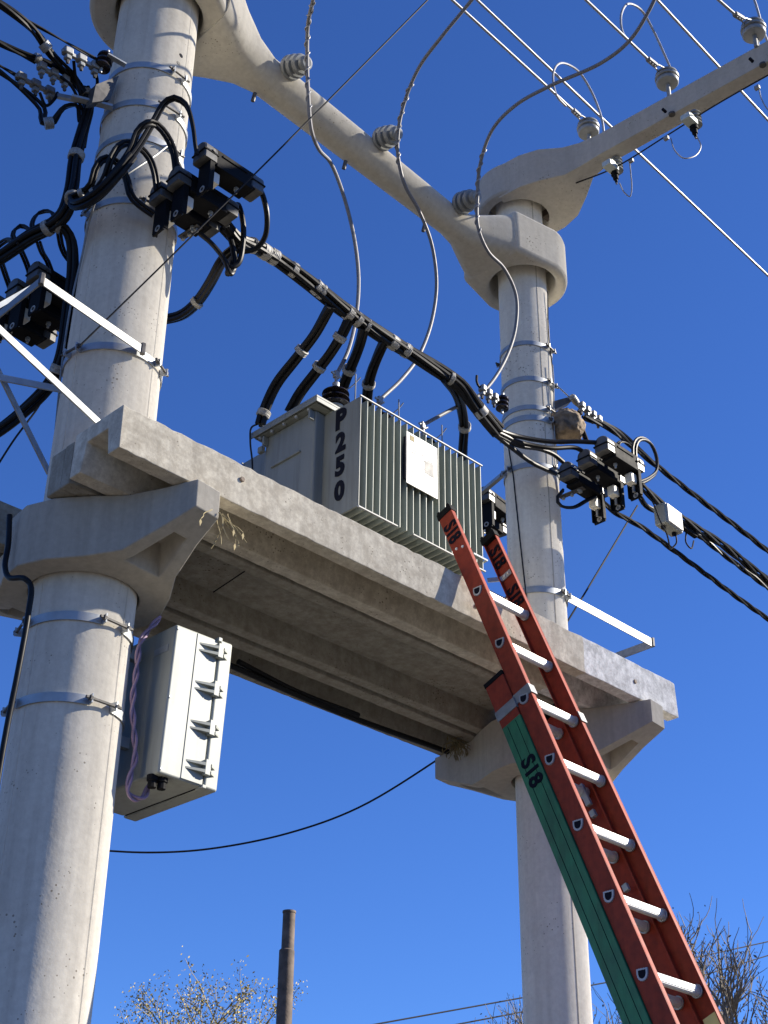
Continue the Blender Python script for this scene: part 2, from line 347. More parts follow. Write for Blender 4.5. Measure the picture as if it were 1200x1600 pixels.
# ------------------------------------------------------------------ upper tie beam between the poles (round arm with a sleeve on each pole)
def sleeve_rings(cx, sgn, zb, zt, Rr, L):      # tear-drop sleeve plan
    pts = []
    for k in range(25):
        a = R_(-90 + 180 * k / 24); pts.append((cx - sgn * Rr * math.cos(a) * -1 * 1.0, YP + Rr * math.sin(a)))
    return pts
def tie_beam():
    e = empty('tie_beam', (4.0, YP, 7.3), 'round concrete tie beam with flared sleeve ends joining the two poles high above the transformer', 'concrete beam')
    n = 32
    def ring(x, zc, ry, rz, pw=2.0):
        r = []
        for k in range(n):
            a = 2 * math.pi * (k + .5) / n; c, s = math.cos(a), math.sin(a)
            r.append(Vector((x, YP + ry * math.copysign(abs(c) ** (2 / pw), c), zc + rz * math.copysign(abs(s) ** (2 / pw), s))))
        return r
    def sec(x):
        zc = 7.395 - (x - 3.2) * .058; rr = .104 - (x - 3.3) * .012; return zc, rr
    rings = []
    for x, ry, rz, zc, pw in ((2.84, .29, .19, 7.43, 6), (2.92, .25, .185, 7.43, 5), (3.05, .175, .16, 7.42, 4), (3.18, .125, .125, 7.405, 2.6)):
        rings.append(ring(x, zc, ry, rz, pw))
    for i in range(9):
        x = 3.3 + i * .178; zc, rr = sec(x); rings.append(ring(x, zc, rr, rr))
    for x, ry, rz, zc, pw in ((4.82, .095, .098, 7.302, 2.5), (4.92, .135, .118, 7.31, 4), (5.03, .185, .14, 7.33, 5), (5.14, .225, .155, 7.345, 6)):
        rings.append(ring(x, zc, ry, rz, pw))
    arm = MB().loft(rings)
    o1 = arm.build('round_arm', M['arm'], e)
    for cx, Rr, zb, zt, hole, tail, hw, lab in ((X1, .335, 7.255, 7.61, .215, 1, .28, 'near'), (X2, .268, 7.19, 7.495, .2, -1, .21, 'far')):
        pts = []
        for k in range(33):
            a = R_(90 + 180 * k / 32) if tail == 1 else R_(-90 + 180 * k / 32)
            pts.append((cx + Rr * math.cos(a), YP + Rr * math.sin(a)))
        xe = cx + tail * (Rr * .62 if tail == 1 else .30)
        pts = [(cx + Rr * math.cos(R_(a)), YP + Rr * math.sin(R_(a))) for a in range(0, 360, 6)] if tail == 1 else pts + [(xe, YP + hw), (xe, YP - hw)]
        s = MB().prism(pts, zb, zt).build('sleeve', M['arm'], None, bevel=.028, seg=3)
        c = MB().lathe((cx, YP, 6.5), (0, 0, 1), [(0, hole), (2, hole * .97)], 48).build('cut', M['arm'])
        bake(s, [c]); s.parent = e; s.location = -e.location
        MB().lathe((cx, YP, zt - .10), (0, 0, 1), [(0, hole * .985), (.07, hole * .985)], 40).build('mortar_packing', M['corbel'], e)
    # stub bolt ends under the arm
    for px, py in ((398, 152), (540, 258), (664, 356)):
        p = at(px, py, Y=YP + .02); MB().lathe(p + Vector((0, 0, .03)), (0, .3, -1), [(0, .011), (.05, .011)], 8).build('bolt_end', M['bolt'], e)
tie_beam()

# ------------------------------------------------------------------ upper cross-arm on the far pole
def cross_arm():
    e = empty('crossarm', (X2, YP, 7.75), 'angular concrete cross-arm reaching right from the top of the thin pole', 'concrete beam')
    d = Vector((.072, -1, 0)).normalized(); sx = Vector((d.y, -d.x, 0)) * -1   # side = +X-ish
    rings = []
    #        dist, half width, z bottom, z top
    for s, hw, zb, zt in ((.02, .24, 7.725, 7.98), (.18, .235, 7.725, 7.98), (.30, .20, 7.728, 7.98), (.42, .12, 7.757, 7.98), (.52, .066, 7.79, 7.978), (.64, .053, 7.814, 7.975), (1.2, .051, 7.818, 7.972), (2.2, .049, 7.818, 7.965), (3.9, .046, 7.818, 7.955)):
        c = Vector((X2, YP, 0)) + d * s - sx * (.022 if s > .5 else 0)
        rings.append([c - sx * hw + Vector((0, 0, zb)), c + sx * hw + Vector((0, 0, zb)), c + sx * hw + Vector((0, 0, zt)), c - sx * hw + Vector((0, 0, zt))])
    o = MB().loft(rings).build('arm_body', M['arm2'], None, bevel=.012)
    c = MB().lathe((X2, YP, 7), (0, 0, 1), [(0, .19), (2, .18)], 48).build('cut', M['arm2']); bake(o, [c]); o.parent = e; o.location = -e.location
    pts = [(X2 + .262 * math.cos(R_(a)), YP + .262 * math.sin(R_(a))) for a in range(0, 360, 8)]
    s = MB().prism(pts, 7.735, 7.972).build('sleeve', M['arm2'], None, bevel=.014)
    c = MB().lathe((X2, YP, 7), (0, 0, 1), [(0, .195), (2, .185)], 48).build('cut', M['arm2']); bake(s, [c]); s.parent = e; s.location = -e.location
    MB().lathe((X2, YP, 7.87), (0, 0, 1), [(0, .184), (.08, .182)], 40).build('mortar_packing', M['corbel'], e)
    MB().b2(X2 + .10, X2 + .17, YP - .17, YP - .10, 7.75, 7.80).build('packing_brick', M['rust'], e)
    for px, py in ((907, 243), (1037, 172), (1173, 93)):
        p = at(px, py, X=5.30); p.x = CP.x + 0
        q = at(px, py, Y=3.76 if px < 1000 else (3.14 if px < 1100 else 2.56))
        MB().lathe(q + Vector((-.01, 0, 0)), (1, 0, 0), [(0, .009), (.03, .009)], 10).build('bolt_hole', M['ink'], e)
    for px, py in ((923, 262), (1050, 187), (1192, 110)):
        q = at(px, py - 8, Z=7.816); MB().lathe(q, (0, 0, 1), [(-.004, .018), (-.002, .02), (.01, .02)], 12).build('bolt_recess', M['bolt'], e)
cross_arm()

# ------------------------------------------------------------------ band clamps
def strap(cx, rf, z, offs, label, hb=.034, gapdeg=9, boltL=None, mat_=None):
    """offs: list of (degrees from the camera-facing line) where the band is joined by a bolt"""
    ca = ca1 if cx == X1 else ca2
    e = empty('band_clamp', (cx, YP, z), label, 'pole clamp', 'galvanised band clamps round the poles')
    joins = sorted([ca + R_(o) for o in offs] + ([ca + R_(offs[0] + 180)] if len(offs) == 1 else []))
    rr = rf(z) + .003; G = R_(gapdeg)
    for i, a0 in enumerate(joins):
        a1 = joins[(i + 1) % len(joins)]
        if a1 <= a0: a1 += 2 * math.pi
        s0, s1 = a0 + G, a1 - G; n = 28; rings = []
        for k in range(n + 1):
            a = s0 + (s1 - s0) * k / n; c, s = math.cos(a), math.sin(a); q = []
            for (dr, dz) in ((0, -hb / 2), (.0045, -hb / 2), (.0045, hb / 2), (0, hb / 2)):
                q.append(Vector((cx + (rr + dr) * c, YP + (rr + dr) * s, z + dz)))
            rings.append(q)
        b = MB().loft(rings)
        for a in (s0, s1):          # ears
            c = Vector((math.cos(a), math.sin(a), 0)); t = Vector((-c.y, c.x, 0)); p = Vector((cx, YP, z)) + c * (rr + .016)
            b.box(p, (.032, .005, hb), Matrix((c, t, Vector((0, 0, 1)))).transposed())
        b.build('band', M['galv'], e)
    for a in joins:
        c = Vector((math.cos(a), math.sin(a), 0)); t = Vector((-c.y, c.x, 0)); p = Vector((cx, YP, z)) + c * (rr + .019)
        L = rr * math.sin(G) + .03 if boltL is None else boltL
        b = MB().tube([p - t * L, p + t * L], .006, 8)
        for s in (-1, 1): b.lathe(p + t * s * (rr * math.sin(G) + .006), t * s, [(0, .011), (.009, .011)], 6)
        b.build('clamp_bolt', M['bolt'], e)
    return e
strap(X1, r1, 6.73, [36], 'topmost band clamp on the thick pole, above the black fuse switches')
strap(X1, r1, 6.49, [30], 'second band clamp from the top of the thick pole, under the arched black cables', gapdeg=12)
strap(X1, r1, 6.28, [44], 'third band clamp from the top of the thick pole, crossed by the black cables', gapdeg=7)
strap(X1, r1, 5.905, [-62, 20], 'band clamp on the thick pole right behind the black fuse switches')
strap(X1, r1, 5.128, [-52, 62], 'band clamp on the thick pole that holds the bright flat steel bracket')
strap(X1, r1, 3.925, [36, -75], 'upper of the two band clamps below the near corbel', gapdeg=13)
strap(X1, r1, 3.61, [32, -75], 'lower of the two band clamps below the near corbel', gapdeg=13)
strap(X2, r2, 6.672, [62], 'topmost band clamp on the thin far pole, below the tie beam', hb=.028, gapdeg=10)
strap(X2, r2, 6.422, [60], 'second band clamp from the top of the thin far pole', hb=.03, gapdeg=10)
strap(X2, r2, 6.225, [55], 'upper of two close band clamps on the thin far pole beside the mud nest', hb=.03, gapdeg=12)
strap(X2, r2, 6.155, [58], 'lower of two close band clamps on the thin far pole beside the mud nest', hb=.034, gapdeg=10)
strap(X2, r2, 5.845, [-55, 60], 'band clamp on the thin far pole holding the three fuse switches', hb=.03)
strap(X2, r2, 5.085, [-48, 62], 'lowest band clamp on the thin far pole, just above the platform', hb=.034)

# ------------------------------------------------------------------ flat steel brackets
def flatbar(b, a, c, w=.045, t=.006, up=(0, 0, 1)): b.bar(a, c, t, w, up) if False else b.bar(a, c, w, t, up)
def u_bracket(pts, label, w=.04):
    e = empty('steel_bracket', pts[0], label, 'bracket')
    for i in range(len(pts) - 1):
        b = MB(); a, c = Vector(pts[i]), Vector(pts[i + 1])
        b.bar(a, c, .006, w * .95, (0, 0, 1))
        b.build('flat_bar', M['galvw'], e)
    for p in pts[:2]: MB().lathe(Vector(p) + Vector((0, 0, -.02)), (0, 0, 1), [(0, .012), (.05, .012)], 6).build('bolt', M['bolt'], e)
    return e
u_bracket([(2.62, 4.03, 5.13), (2.096, 3.965, 5.14), (2.10, 4.60, 5.14)], 'bright U-shaped flat steel bracket sticking out left of the thick pole above the platform')
u_bracket([(5.42, 4.11, 5.09), (6.184, 4.117, 5.09), (6.19, 4.70, 5.09)], 'U-shaped steel bracket sticking out right of the thin pole over the platform end', w=.05)
e = empty('angle_bracket', (2.3, 4.2, 4.7), 'grey angle-iron frame of three bars in front of the thick pole at the left edge', 'bracket')
MB().bar(at(156, 662, Y=4.03), at(-40, 478, Y=3.95), .048, .006, (.3, -1, .3)).build('brace_bar', M['galv'], e)
MB().bar(at(76, 738, Y=4.50), at(-20, 545, Y=4.32), .046, .006, (.3, -1, .3)).build('brace_bar', M['galv'], e)
MB().bar(at(112, 612, Y=4.30), at(-20, 586, Y=4.36), .034, .006, (.3, -1, .3)).build('cross_bar', M['galv'], e)
MB().bar(at(-20, 488, Y=4.35), at(62, 442, Y=4.3), .02, .006, (.3, -1, .3)).build('thin_strap', M['galv'], e)

# ------------------------------------------------------------------ text
def text(s, size, name, parent, o, xd, yd, m=None, bold=.012, ext=.0012, sx=1.0, stencil=False, spc=1.0):
    cu = bpy.data.curves.new('t', 'FONT'); cu.body = s; cu.size = size; cu.offset = bold * size; cu.extrude = ext; cu.align_x = 'CENTER'; cu.align_y = 'CENTER'; cu.resolution_u = 4; cu.space_character = spc
    t = bpy.data.objects.new('t', cu); COL.objects.link(t); bpy.context.view_layer.update()
    me = bpy.data.meshes.new_from_object(t.evaluated_get(bpy.context.evaluated_depsgraph_get())); bpy.data.objects.remove(t)
    xd = Vector(xd).normalized(); yd = Vector(yd); yd = (yd - xd * yd.dot(xd)).normalized(); zd = xd.cross(yd)
    off = parent.location if parent else Vector((0, 0, 0))
    for v in me.vertices: v.co = Vector(o) + xd * v.co.x * sx + yd * v.co.y + zd * v.co.z - off
    me.name = name; me.materials.clear(); me.materials.append(m or M['ink']); ob = bpy.data.objects.new(name, me); COL.objects.link(ob)
    if parent: ob.parent = parent
    return ob

# ------------------------------------------------------------------ transformer
T = empty('transformer', (4.1, 4.31, 4.55), 'grey-green finned distribution transformer stencilled P250 standing on the concrete platform', 'transformer')
def transformer():
    x0, x1, y0, y1, z0, z1 = 3.65, 4.60, 4.135, 4.485, 4.66, 5.405
    b = MB().b2(x0, x1, y0, y1, z0, z1).build('tank', M['tank'], T, bevel=.012, seg=3)
    for zz in (5.215, 4.895):
        p0, p1_ = at(433, 690, X=3.645), at(476, 660, X=3.645)
        MB().bar((x0 - .004, 4.225, zz), (x0 - .004, 4.425, zz), .014, .012).build('stiffening_rib', M['tank'], T, bevel=.004)
    # lid with turned-down lip and bolts
    l = MB().b2(x0 - .045, x1 + .045, y0 - .055, y1 + .065, 5.428, 5.44); l.b2(x0 - .045, x1 + .045, y0 - .055, y0 - .050, 5.405, 5.428); l.b2(x0 - .045, x0 - .04, y0 - .05, y1 + .065, 5.405, 5.428)
    lid = l.build('lid', M['tank'], T, bevel=.002)
    fl = MB().b2(x0 - .03, x1 + .03, y0 - .04, y1 + .04, 5.405, 5.4275).build('tank_flange', M['tank'], T)
    for k in range(5):
        MB().lathe((x0 - .024, y0 + .02 + k * .085, 5.393), (0, 0, 1), [(0, .008), (.013, .009)], 6).build('lid_bolt', M['galv'], T)
    for y in (y0 + .01, y1 - .02):
        MB().box((x0 - .016, y, 5.37), (.03, .012, .05)).build('lifting_lug', M['tank'], T, bevel=.003)
    tg = at(452, 648, X=x0 - .03); MB().box(tg, (.003, .03, .028)).build('yellow_tag', M['yel'], T)
    MB().box((x0 - .02, y1 + .0, 5.33), (.02, .03, .03)).build('pocket', M['tank'], T)
    # fins
    nf = 20; xa, xb = 3.713, 4.52
    for side, (ya, yb) in (('front', (3.9, 4.137)), ('rear', (4.483, 4.72))):
        for i in range(nf):
            x = xa + (xb - xa) * i / (nf - 1); t = .0045 if i else .006; b = MB()
            rings = []
            for (yy, tt) in (((ya, .0015), (ya + .006, t * .8), (yb, t)) if side == 'front' else ((ya, t), (yb - .006, t), (yb, .0022))):
                rings.append([Vector((x - tt, yy, 4.818)), Vector((x + tt, yy, 4.818)), Vector((x + tt, yy, 5.392)), Vector((x - tt, yy, 5.392))])
            b.loft(rings).build('cooling_fin', M['fin'] if i else M['tank'], T)
        yb_ = ya - .001 if side == 'front' else yb + .001
        MB().tube([(xa - .008, yb_, 5.396), (xb + .01, yb_, 5.396)], .0052, 8).build('fin_rod', M['galvw'], T)
        for a, c in (((xa - .005), xa + .235), (xa + .335, xa + .60), (xb - .075, xb + .012)) if side == 'front' else ((xa, xb),):
            MB().tube([(a, yb_, 4.815), (c, yb_, 4.815)], .0055, 8).build('fin_rod', M['galvw'], T)
        MB().b2(xa, xb, (ya + .19 if side == 'front' else ya), (yb if side == 'front' else yb - .19), 4.80, 5.41).build('fin_wall', M['fin'], T)
    MB().tube([(xb - .075, 3.893, 4.875), (xb + .02, 3.893, 4.875), (xb + .03, 3.96, 4.875)], .006, 6).build('lower_rod', M['galv'], T)
    # nameplate
    npl = [at(634, 673, Y=3.888), at(683, 701, Y=3.888), at(683, 781, Y=3.888), at(636, 753, Y=3.888)]
    xl, xr = (npl[0].x + npl[3].x) / 2, (npl[1].x + npl[2].x) / 2; zt, zb = (npl[0].z + npl[1].z) / 2, (npl[2].z + npl[3].z) / 2
    pl = MB().b2(xl, xr, 3.886, 3.891, zb, zt).build('nameplate', M['plate'], T)
    MB().b2(xl - .008, xl - .002, 3.888, 3.9, zb + .02, zt - .03).build('plate_holder', M['ink'], T)
    rnd = random.Random(4); b = MB(); W = xr - xl; Hh = zt - zb
    for k in range(17):
        z = zt - .04 * Hh - k * Hh * .053; xx = xl + W * .08
        while xx < xr - W * .15:
            ln = rnd.uniform(.02, .12) * W * 1.6
            if rnd.random() < .62 and not (k < 3 and xx < xl + W * .35): b.b2(xx, min(xx + ln, xr - W * .06), 3.8848, 3.886, z - .0022, z)
            xx += ln + rnd.uniform(.01, .05) * W
    b.b2(xl + W * .58, xl + W * .88, 3.8850, 3.886, zb + Hh * .38, zb + Hh * .62)
    b.build('printed_rows', M['pgrey'], T)
    MB().b2(xl + W * .1, xl + W * .24, 3.8848, 3.886, zt - Hh * .14, zt - Hh * .04).build('printed_badge', M['straw'], T)
    # stencilled number, one character above the other
    for ch, (px, py), h in (('P', (532, 656), .112), ('2', (532, 692), .105), ('5', (531, 729), .105), ('0', (530, 768), .102)):
        q = at(px, py, X=3.7055); text(ch, h * 1.27, 'stencil_letter', T, q, (0, -1, 0), (0, 0, 1), bold=.05, sx=.92)
    q = at(530, 672, X=3.7055)
    # skid rails on the platform
    for y in (4.19, 4.43):
        MB().b2(3.62, 4.6, y - .025, y + .025, 4.5475, 4.60).build('skid', M['tank'], T)
        for x in (3.72, 4.5): MB().b2(x - .03, x + .03, y - .02, y + .02, 4.60, 4.66).build('foot', M['tank'], T)
transformer()

# high-voltage bushings (parts of the transformer)
def bushing(x, y, zt_px):
    z = 5.475; b = MB().lathe((x, y, z), (0, 0, 1), [(-.035, .042), (.02, .042), (.022, .034), (.05, .034), (.052, .044), (.06, .044)], 24).build('bushing_base', M['galv'], T)
    prof = [(.058, .030)]
    for k in range(3):
        o = .062 + k * .034; R2 = .072 - k * .003; prof += [(o, .03), (o + .004, R2), (o + .010, R2 - .001), (o + .018, .032)]
    prof += [(.168, .026), (.176, .02)]
    s = MB().lathe((x, y, z), (0, 0, 1), prof, 28).build('bushing', M['brown'], T)
    MB().lathe((x, y, z), (0, 0, 1), [(.174, .016), (.19, .018), (.2, .018), (.202, .008), (.235, .008), (.236, .013), (.25, .013), (.252, .006), (.265, .006)], 10).build('terminal', M['alu'], T)
    # arcing horn
    MB().tube(smooth([(x + .055, y - .075, z + .03), (x + .055, y - .078, z + .12), (x + .055, y - .078, z + .245)], 4), .0035, 6).build('arcing_horn', M['galvw'], T)
    MB().tube(smooth([(x + .0, y - .01, z + .165), (x + .03, y - .04, z + .16), (x + .055, y - .07, z + .19), (x + .075, y - .09, z + .23)], 5), .003, 6).build('arcing_horn', M['galvw'], T)
BUSH = [(3.83, 4.2), (4.125, 4.2), (4.435, 4.2)]
for bx, by in BUSH: bushing(bx, by, 0)

# ------------------------------------------------------------------ cables
def cable(name, label, cat, pts, r, m, group=None, n=8, sm=8):
    o = MB().tube(smooth(pts, sm), r, n).build(name, m); tag(o, label, cat, group); return o
def strands(name, label, cat, path, k, off, r, m, group=None, pitch=None, n=6, jit=0, part='strand', step=.03, centre=False, ties=(), tiem=None, tier=None, seed=0, tiew=.03):
    path = resample(smooth(path, 10), step); e = empty(name, path[0], label, cat, group); rnd = random.Random(seed)
    tw = 2 * math.pi / pitch if pitch else .25
    for i in range(k + (1 if centre else 0)):
        ph = 2 * math.pi * i / k; rad = off if i < k else 0; w1, w2 = rnd.uniform(2, 5), rnd.uniform(0, 6); w3 = rnd.uniform(2, 5)
        def fn(s): return (rad * math.cos(ph + tw * s) + jit * math.sin(w1 * s + w2), rad * math.sin(ph + tw * s) + jit * math.cos(w3 * s + w2))
        MB().tube(offset_path(path, fn), r, n).build(part, m, e)
    tot = len(path) - 1
    for t in ties:
        i = max(1, min(tot - 1, int(t * tot))); d = (path[i + 1] - path[i - 1]).normalized(); R3 = tier or (off + r + .002)
        jr = random.Random(i * 7 + seed); jj = jr.uniform(.55, 1.45)
        d = (d + Vector((jr.uniform(-.16, .16), jr.uniform(-.16, .16), jr.uniform(-.16, .16)))).normalized(); ww = tiew * jj
        prof = [(0, R3 * .9)]; nn = 5
        for qq in range(nn): prof += [(ww * (qq + .1) / nn, R3 * jr.uniform(.97, 1.0)), (ww * (qq + .5) / nn, R3 * jr.uniform(1.01, 1.05))]
        prof.append((ww, R3 * .92)); MB().lathe(path[i] - d * ww / 2, d, prof, 12).build('cable_tie', tiem or M['tie'], e)
    return e
# main low-voltage bundle
BP = Q([(352, 352, 3.93), (372, 374, 3.95), (395, 384, 3.98), (430, 403, 4.0), (480, 438, 4.0), (530, 478, 4.0), (575, 511, 4.0), (620, 539, 4.0), (665, 566, 3.99), (700, 588, 3.98), (722, 605, 3.97), (748, 640, 3.96), (780, 676, 3.97)])
strands('cable_bundle', 'thick tied bundle of black cables strung between both poles above the transformer', 'cable', BP, 6, .024, .0125, M['rub'], pitch=2.6, n=8, jit=.005, part='cable', centre=True, ties=(.115, .165, .20, .262, .33, .345, .45, .475, .505, .60, .655, .81, .93), tier=.0372, tiew=.034)
grpLV = 'cable drops from the bundle to the transformer'
drops = [
 ([(516, 478, 4.0), (508, 492, 4.05), (492, 520, 4.14), (462, 560, 4.28), (432, 600, 4.40), (414, 640, 4.47), (407, 664, 4.49)], (.43, .93), 'leftmost black cable drop, curving down to the left corner of the transformer lid'),
 ([(548, 492, 4.0), (535, 520, 4.06), (515, 552, 4.16), (490, 585, 4.28), (468, 615, 4.38), (452, 645, 4.44)], (.22, .55), 'second black cable drop from the left, going down behind the transformer lid'),
 ([(568, 512, 4.0), (562, 535, 4.06), (553, 560, 4.15), (541, 590, 4.27), (530, 625, 4.36), (524, 655, 4.40)], (.55,), 'third black cable drop from the left, passing behind the dark bushing'),
 ([(602, 530, 4.0), (592, 550, 4.08), (582, 575, 4.18), (576, 600, 4.28), (574, 630, 4.36), (576, 670, 4.41)], (.62,), 'fourth black cable drop from the left, reaching behind the fin pack corner'),
 ([(694, 590, 3.98), (712, 612, 4.06), (722, 640, 4.20), (726, 670, 4.32), (724, 705, 4.42), (722, 740, 4.44)], (.68,), 'rightmost black cable drop, arching over and down behind the right end of the transformer')]
for i, (p, ti, lab) in enumerate(drops):
    strands('cable_drop', lab, 'cable', Q(p), 3, .016, .0135, M['rub'], grpLV, pitch=3.5, n=8, part='cable', ties=ti, tier=.034, tiew=.03, seed=i)
# big cable from the bundle start curving behind the thick pole
strands('cable_bundle', 'bundle of black cables curving from the switch loops down behind the thick pole', 'cable', Q([(392, 388, 3.98), (372, 388, 4.0), (350, 405, 4.05), (330, 440, 4.15), (310, 470, 4.25), (285, 492, 4.36), (255, 500, 4.47), (200, 505, 4.6)]), 3, .015, .012, M['rub'], pitch=5, part='cable', ties=(.52,), tier=.031, tiew=.035)

# ------------------------------------------------------------------ fuse switches
def fuse_unit(flip=False, L=.30, k=1.0):
    """local frame: x along the body, plate hangs at the +x end (flip: -x end), z up"""
    e = bpy.data.objects.new('fuse_switch', None); COL.objects.link(e); s = -1 if flip else 1
    b = MB(); b.box((0, 0, -.008), (L * .80, .078, .084)); b.box((0, 0, -.056), (L * .66, .092, .020)); b.box((0, 0, .038), (L * .5, .03, .012))
    b.build('switch_body', M['blk'], e, bevel=.004)
    for q in (-1, 1):
        x = q * L * .43; b = MB(); pts = []
        for a in range(0, 181, 20): pts.append((.043 * math.cos(R_(a)), .040 * math.sin(R_(a)) + .012))
        pts = [(-.043, -.045)] + [(y, z) for y, z in pts[::-1]] + [(.043, -.045)]
        b.loft([[Vector((x - .034, y * .9, z * .92)) for y, z in pts], [Vector((x - .028, y, z)) for y, z in pts], [Vector((x + .028, y, z)) for y, z in pts], [Vector((x + .034, y * .9, z * .92)) for y, z in pts]])
        b.build('terminal_cover', M['dome'], e)
        MB().box((x, 0, -.004), (.076, .092, .007)).build('cover_rim', M['blk'], e)
    xe = s * L * .36
    b = MB(); b.box((xe + s * .016, 0, -.105), (.010, .072, .21)); b.box((xe + s * .008, .036, -.10), (.026, .007, .20)); b.box((xe + s * .008, -.036, -.10), (.026, .007, .20))
    b.build('fuse_carrier', M['blk'], e, bevel=.002)
    for yy in (-.041, .041): MB().box((0, yy, .012), (L * .46, .006, .010)).build('side_rib', M['blk'], e, bevel=.001)
    MB().tube([(xe + s * .012, -.05, .005), (xe + s * .012, .05, .005)], .008, 8).build('hinge_pin', M['bolt'], e)
    MB().lathe((xe + s * .010, 0, -.188), (s, 0, 0), [(0, .016), (.014, .016), (.014, .009), (.0, .009)], 14).build('pull_ring', M['tie'], e)
    b = MB(); b.box((xe - s * .022, 0, -.105), (.050, .046, .058)); b.build('fuse_handle', M['wht'], e, bevel=.005)
    b = MB(); b.box((xe - s * .004, 0, -.055), (.012, .012, .05)); b.box((xe - s * .004, 0, -.155), (.012, .014, .045)); b.build('contact_blade', M['galvw'], e, bevel=.002)
    b = MB(); b.lathe((-s * L * .15, .0, -.064), (0, 0, -1), [(0, .011), (.014, .011), (.014, .006), (.03, .006)], 8); 
    b.build('fixing_bolt', M['galv'], e)
    return e
def bank(proto, pts, rz, rx, labels, group, barA=None, barB=None, barlabel=None, tilt=0):
    for p, l in zip(pts, labels):
        o = copy_tree(proto); o.location = p; o.rotation_euler = (R_(rx), R_(tilt), R_(rz)); tag(o, l, 'fuse switch', group)
    if barA is not None:
        e = empty('mounting_bar', barA, barlabel, 'bracket'); MB().bar(barA, barB, .034, .006).build('bar', M['bolt'], e, bevel=.001)
        for t in (.15, .5, .85):
            p = Vector(barA).lerp(Vector(barB), t); MB().lathe(p + Vector((0, 0, -.02)), (0, 0, 1), [(0, .010), (.010, .010), (.012, .006), (.03, .006)], 6).build('bolt', M['galv'], e)
pf = fuse_unit(); pn = fuse_unit(True)
near_pts = [Vector((2.73, 3.985, 5.93)), Vector((2.76, 3.865, 5.975)), Vector((2.80, 3.745, 6.06))]
near_pts = [at(290, 328, Y=3.975), at(318, 305, Y=3.87), at(358, 268, Y=3.76)]
bank(pn, near_pts, 0, 0, ['black fuse switch nearest the thick pole, lowest of the three on its right side', 'black fuse switch in the middle of the three beside the thick pole', 'outermost of three black fuse switches beside the thick pole, crossed by a thin wire'], 'fuse switches on the right of the thick pole',
     near_pts[0] + Vector((.05, .09, -.072)), near_pts[0] + Vector((.06, -.03, -.072)), 'short steel bar holding the fuse switches on the thick pole')
far_pts = [at(912, 752, Y=3.99), at(941, 733, Y=3.855), at(968, 713, Y=3.72)]
bank(pf, far_pts, 0, 0, ['black fuse switch nearest the thin pole, left of the three hanging there', 'middle black fuse switch of the three at the thin pole', 'right-hand outer fuse switch of the three at the thin pole, under the looping cable'], 'fuse switches at the thin pole',
     far_pts[0] + Vector((-.05, .13, -.072)), far_pts[0] + Vector((-.04, -.03, -.072)), 'short steel bar holding the fuse switches on the thin pole')
rear_pts = [at(778, 790, Y=4.72), at(762, 812, Y=4.84)]
bank(pn, rear_pts, 8, 0, ['black fuse switch seen between the transformer fins and the thin pole, upper one', 'black fuse switch just behind the right end of the transformer, lower one'], 'fuse switches behind the transformer')
left_pts = [at(98, 452, Y=4.56), at(66, 478, Y=4.68), at(34, 502, Y=4.80)]
bank(pn, left_pts, 4, 0, ['black fuse switch left of the thick pole, closest to it, behind the vertical cables', 'middle black fuse switch of the three left of the thick pole', 'outermost black fuse switch left of the thick pole, nearest the left edge'], 'fuse switches on the left of the thick pole')
for o in (pf, pn):
    for c in list(o.children): bpy.data.objects.remove(c)
    bpy.data.objects.remove(o)
def dome(p, side, L=.30): return p + Vector((side * L * .43, 0, .02))

# loops from the right covers of the near switches to the bundle
gl = 'cable loops under the near fuse switches'
for (p, mid, lab) in ((near_pts[2], [(408, 300, 3.78), (417, 335, 3.80), (414, 370, 3.85), (400, 388, 3.9), (375, 393, 3.95)], 'longest black cable loop, from the outer near fuse switch round to the bundle'),
                      (near_pts[1], [(372, 320, 3.88), (380, 350, 3.88), (379, 385, 3.9), (372, 412, 3.92), (360, 418, 3.94)], 'middle black cable loop hanging below the near fuse switches'),
                      (near_pts[0], [(345, 345, 3.97), (358, 368, 3.95), (365, 395, 3.94), (364, 422, 3.94), (356, 428, 3.95)], 'short black cable loop from the near fuse switch closest to the pole')):
    st = dome(p, 1) + Vector((.02, 0, -.05)); e2 = at(372, 386, Y=3.98)
    cable('cable_loop', lab, 'cable', [st] + Q(mid) + [e2], .0125, M['rub'], gl, n=10)
cable('cable_loop', 'black cable from the steel bar terminal down to the foot of the loops', 'cable', Q([(312, 365, 3.97), (330, 380, 3.96), (350, 405, 3.95), (360, 428, 3.94), (366, 420, 3.95), (368, 395, 3.97)]), .011, M['rub'], gl, n=10)

# twin feed cables arching over the front of the thick pole to the near switches
gf = 'twin feed cables arching over the thick pole'
feeds = [([(120, 318, 4.15), (150, 305, 4.05), (185, 268, 3.97), (215, 232, 3.92), (240, 190, 3.87), (258, 160, 3.82), (272, 153, 3.79), (290, 163, 3.76), (300, 190, 3.75), (306, 232, 3.75), (308, 242, 3.755)], 'highest twin cable arch over the front of the thick pole'),
         ([(150, 300, 4.05), (185, 262, 3.97), (205, 232, 3.93), (215, 205, 3.9), (228, 193, 3.87), (245, 195, 3.87), (262, 215, 3.87), (272, 240, 3.87), (276, 270, 3.87)], 'middle twin cable arch over the front of the thick pole'),
         ([(130, 315, 4.12), (160, 285, 4.02), (175, 245, 3.97), (190, 226, 3.95), (212, 226, 3.95), (232, 245, 3.95), (242, 270, 3.95), (246, 300, 3.96)], 'low twin cable arch over the front of the thick pole'),
         ([(110, 310, 4.2), (140, 292, 4.1), (150, 262, 4.06), (165, 247, 4.04), (185, 255, 4.03), (198, 280, 4.02), (206, 308, 4.01), (225, 325, 4.0), (240, 335, 3.99)], 'lowest twin cable, dipping in front of the thick pole to the switch nearest it')]
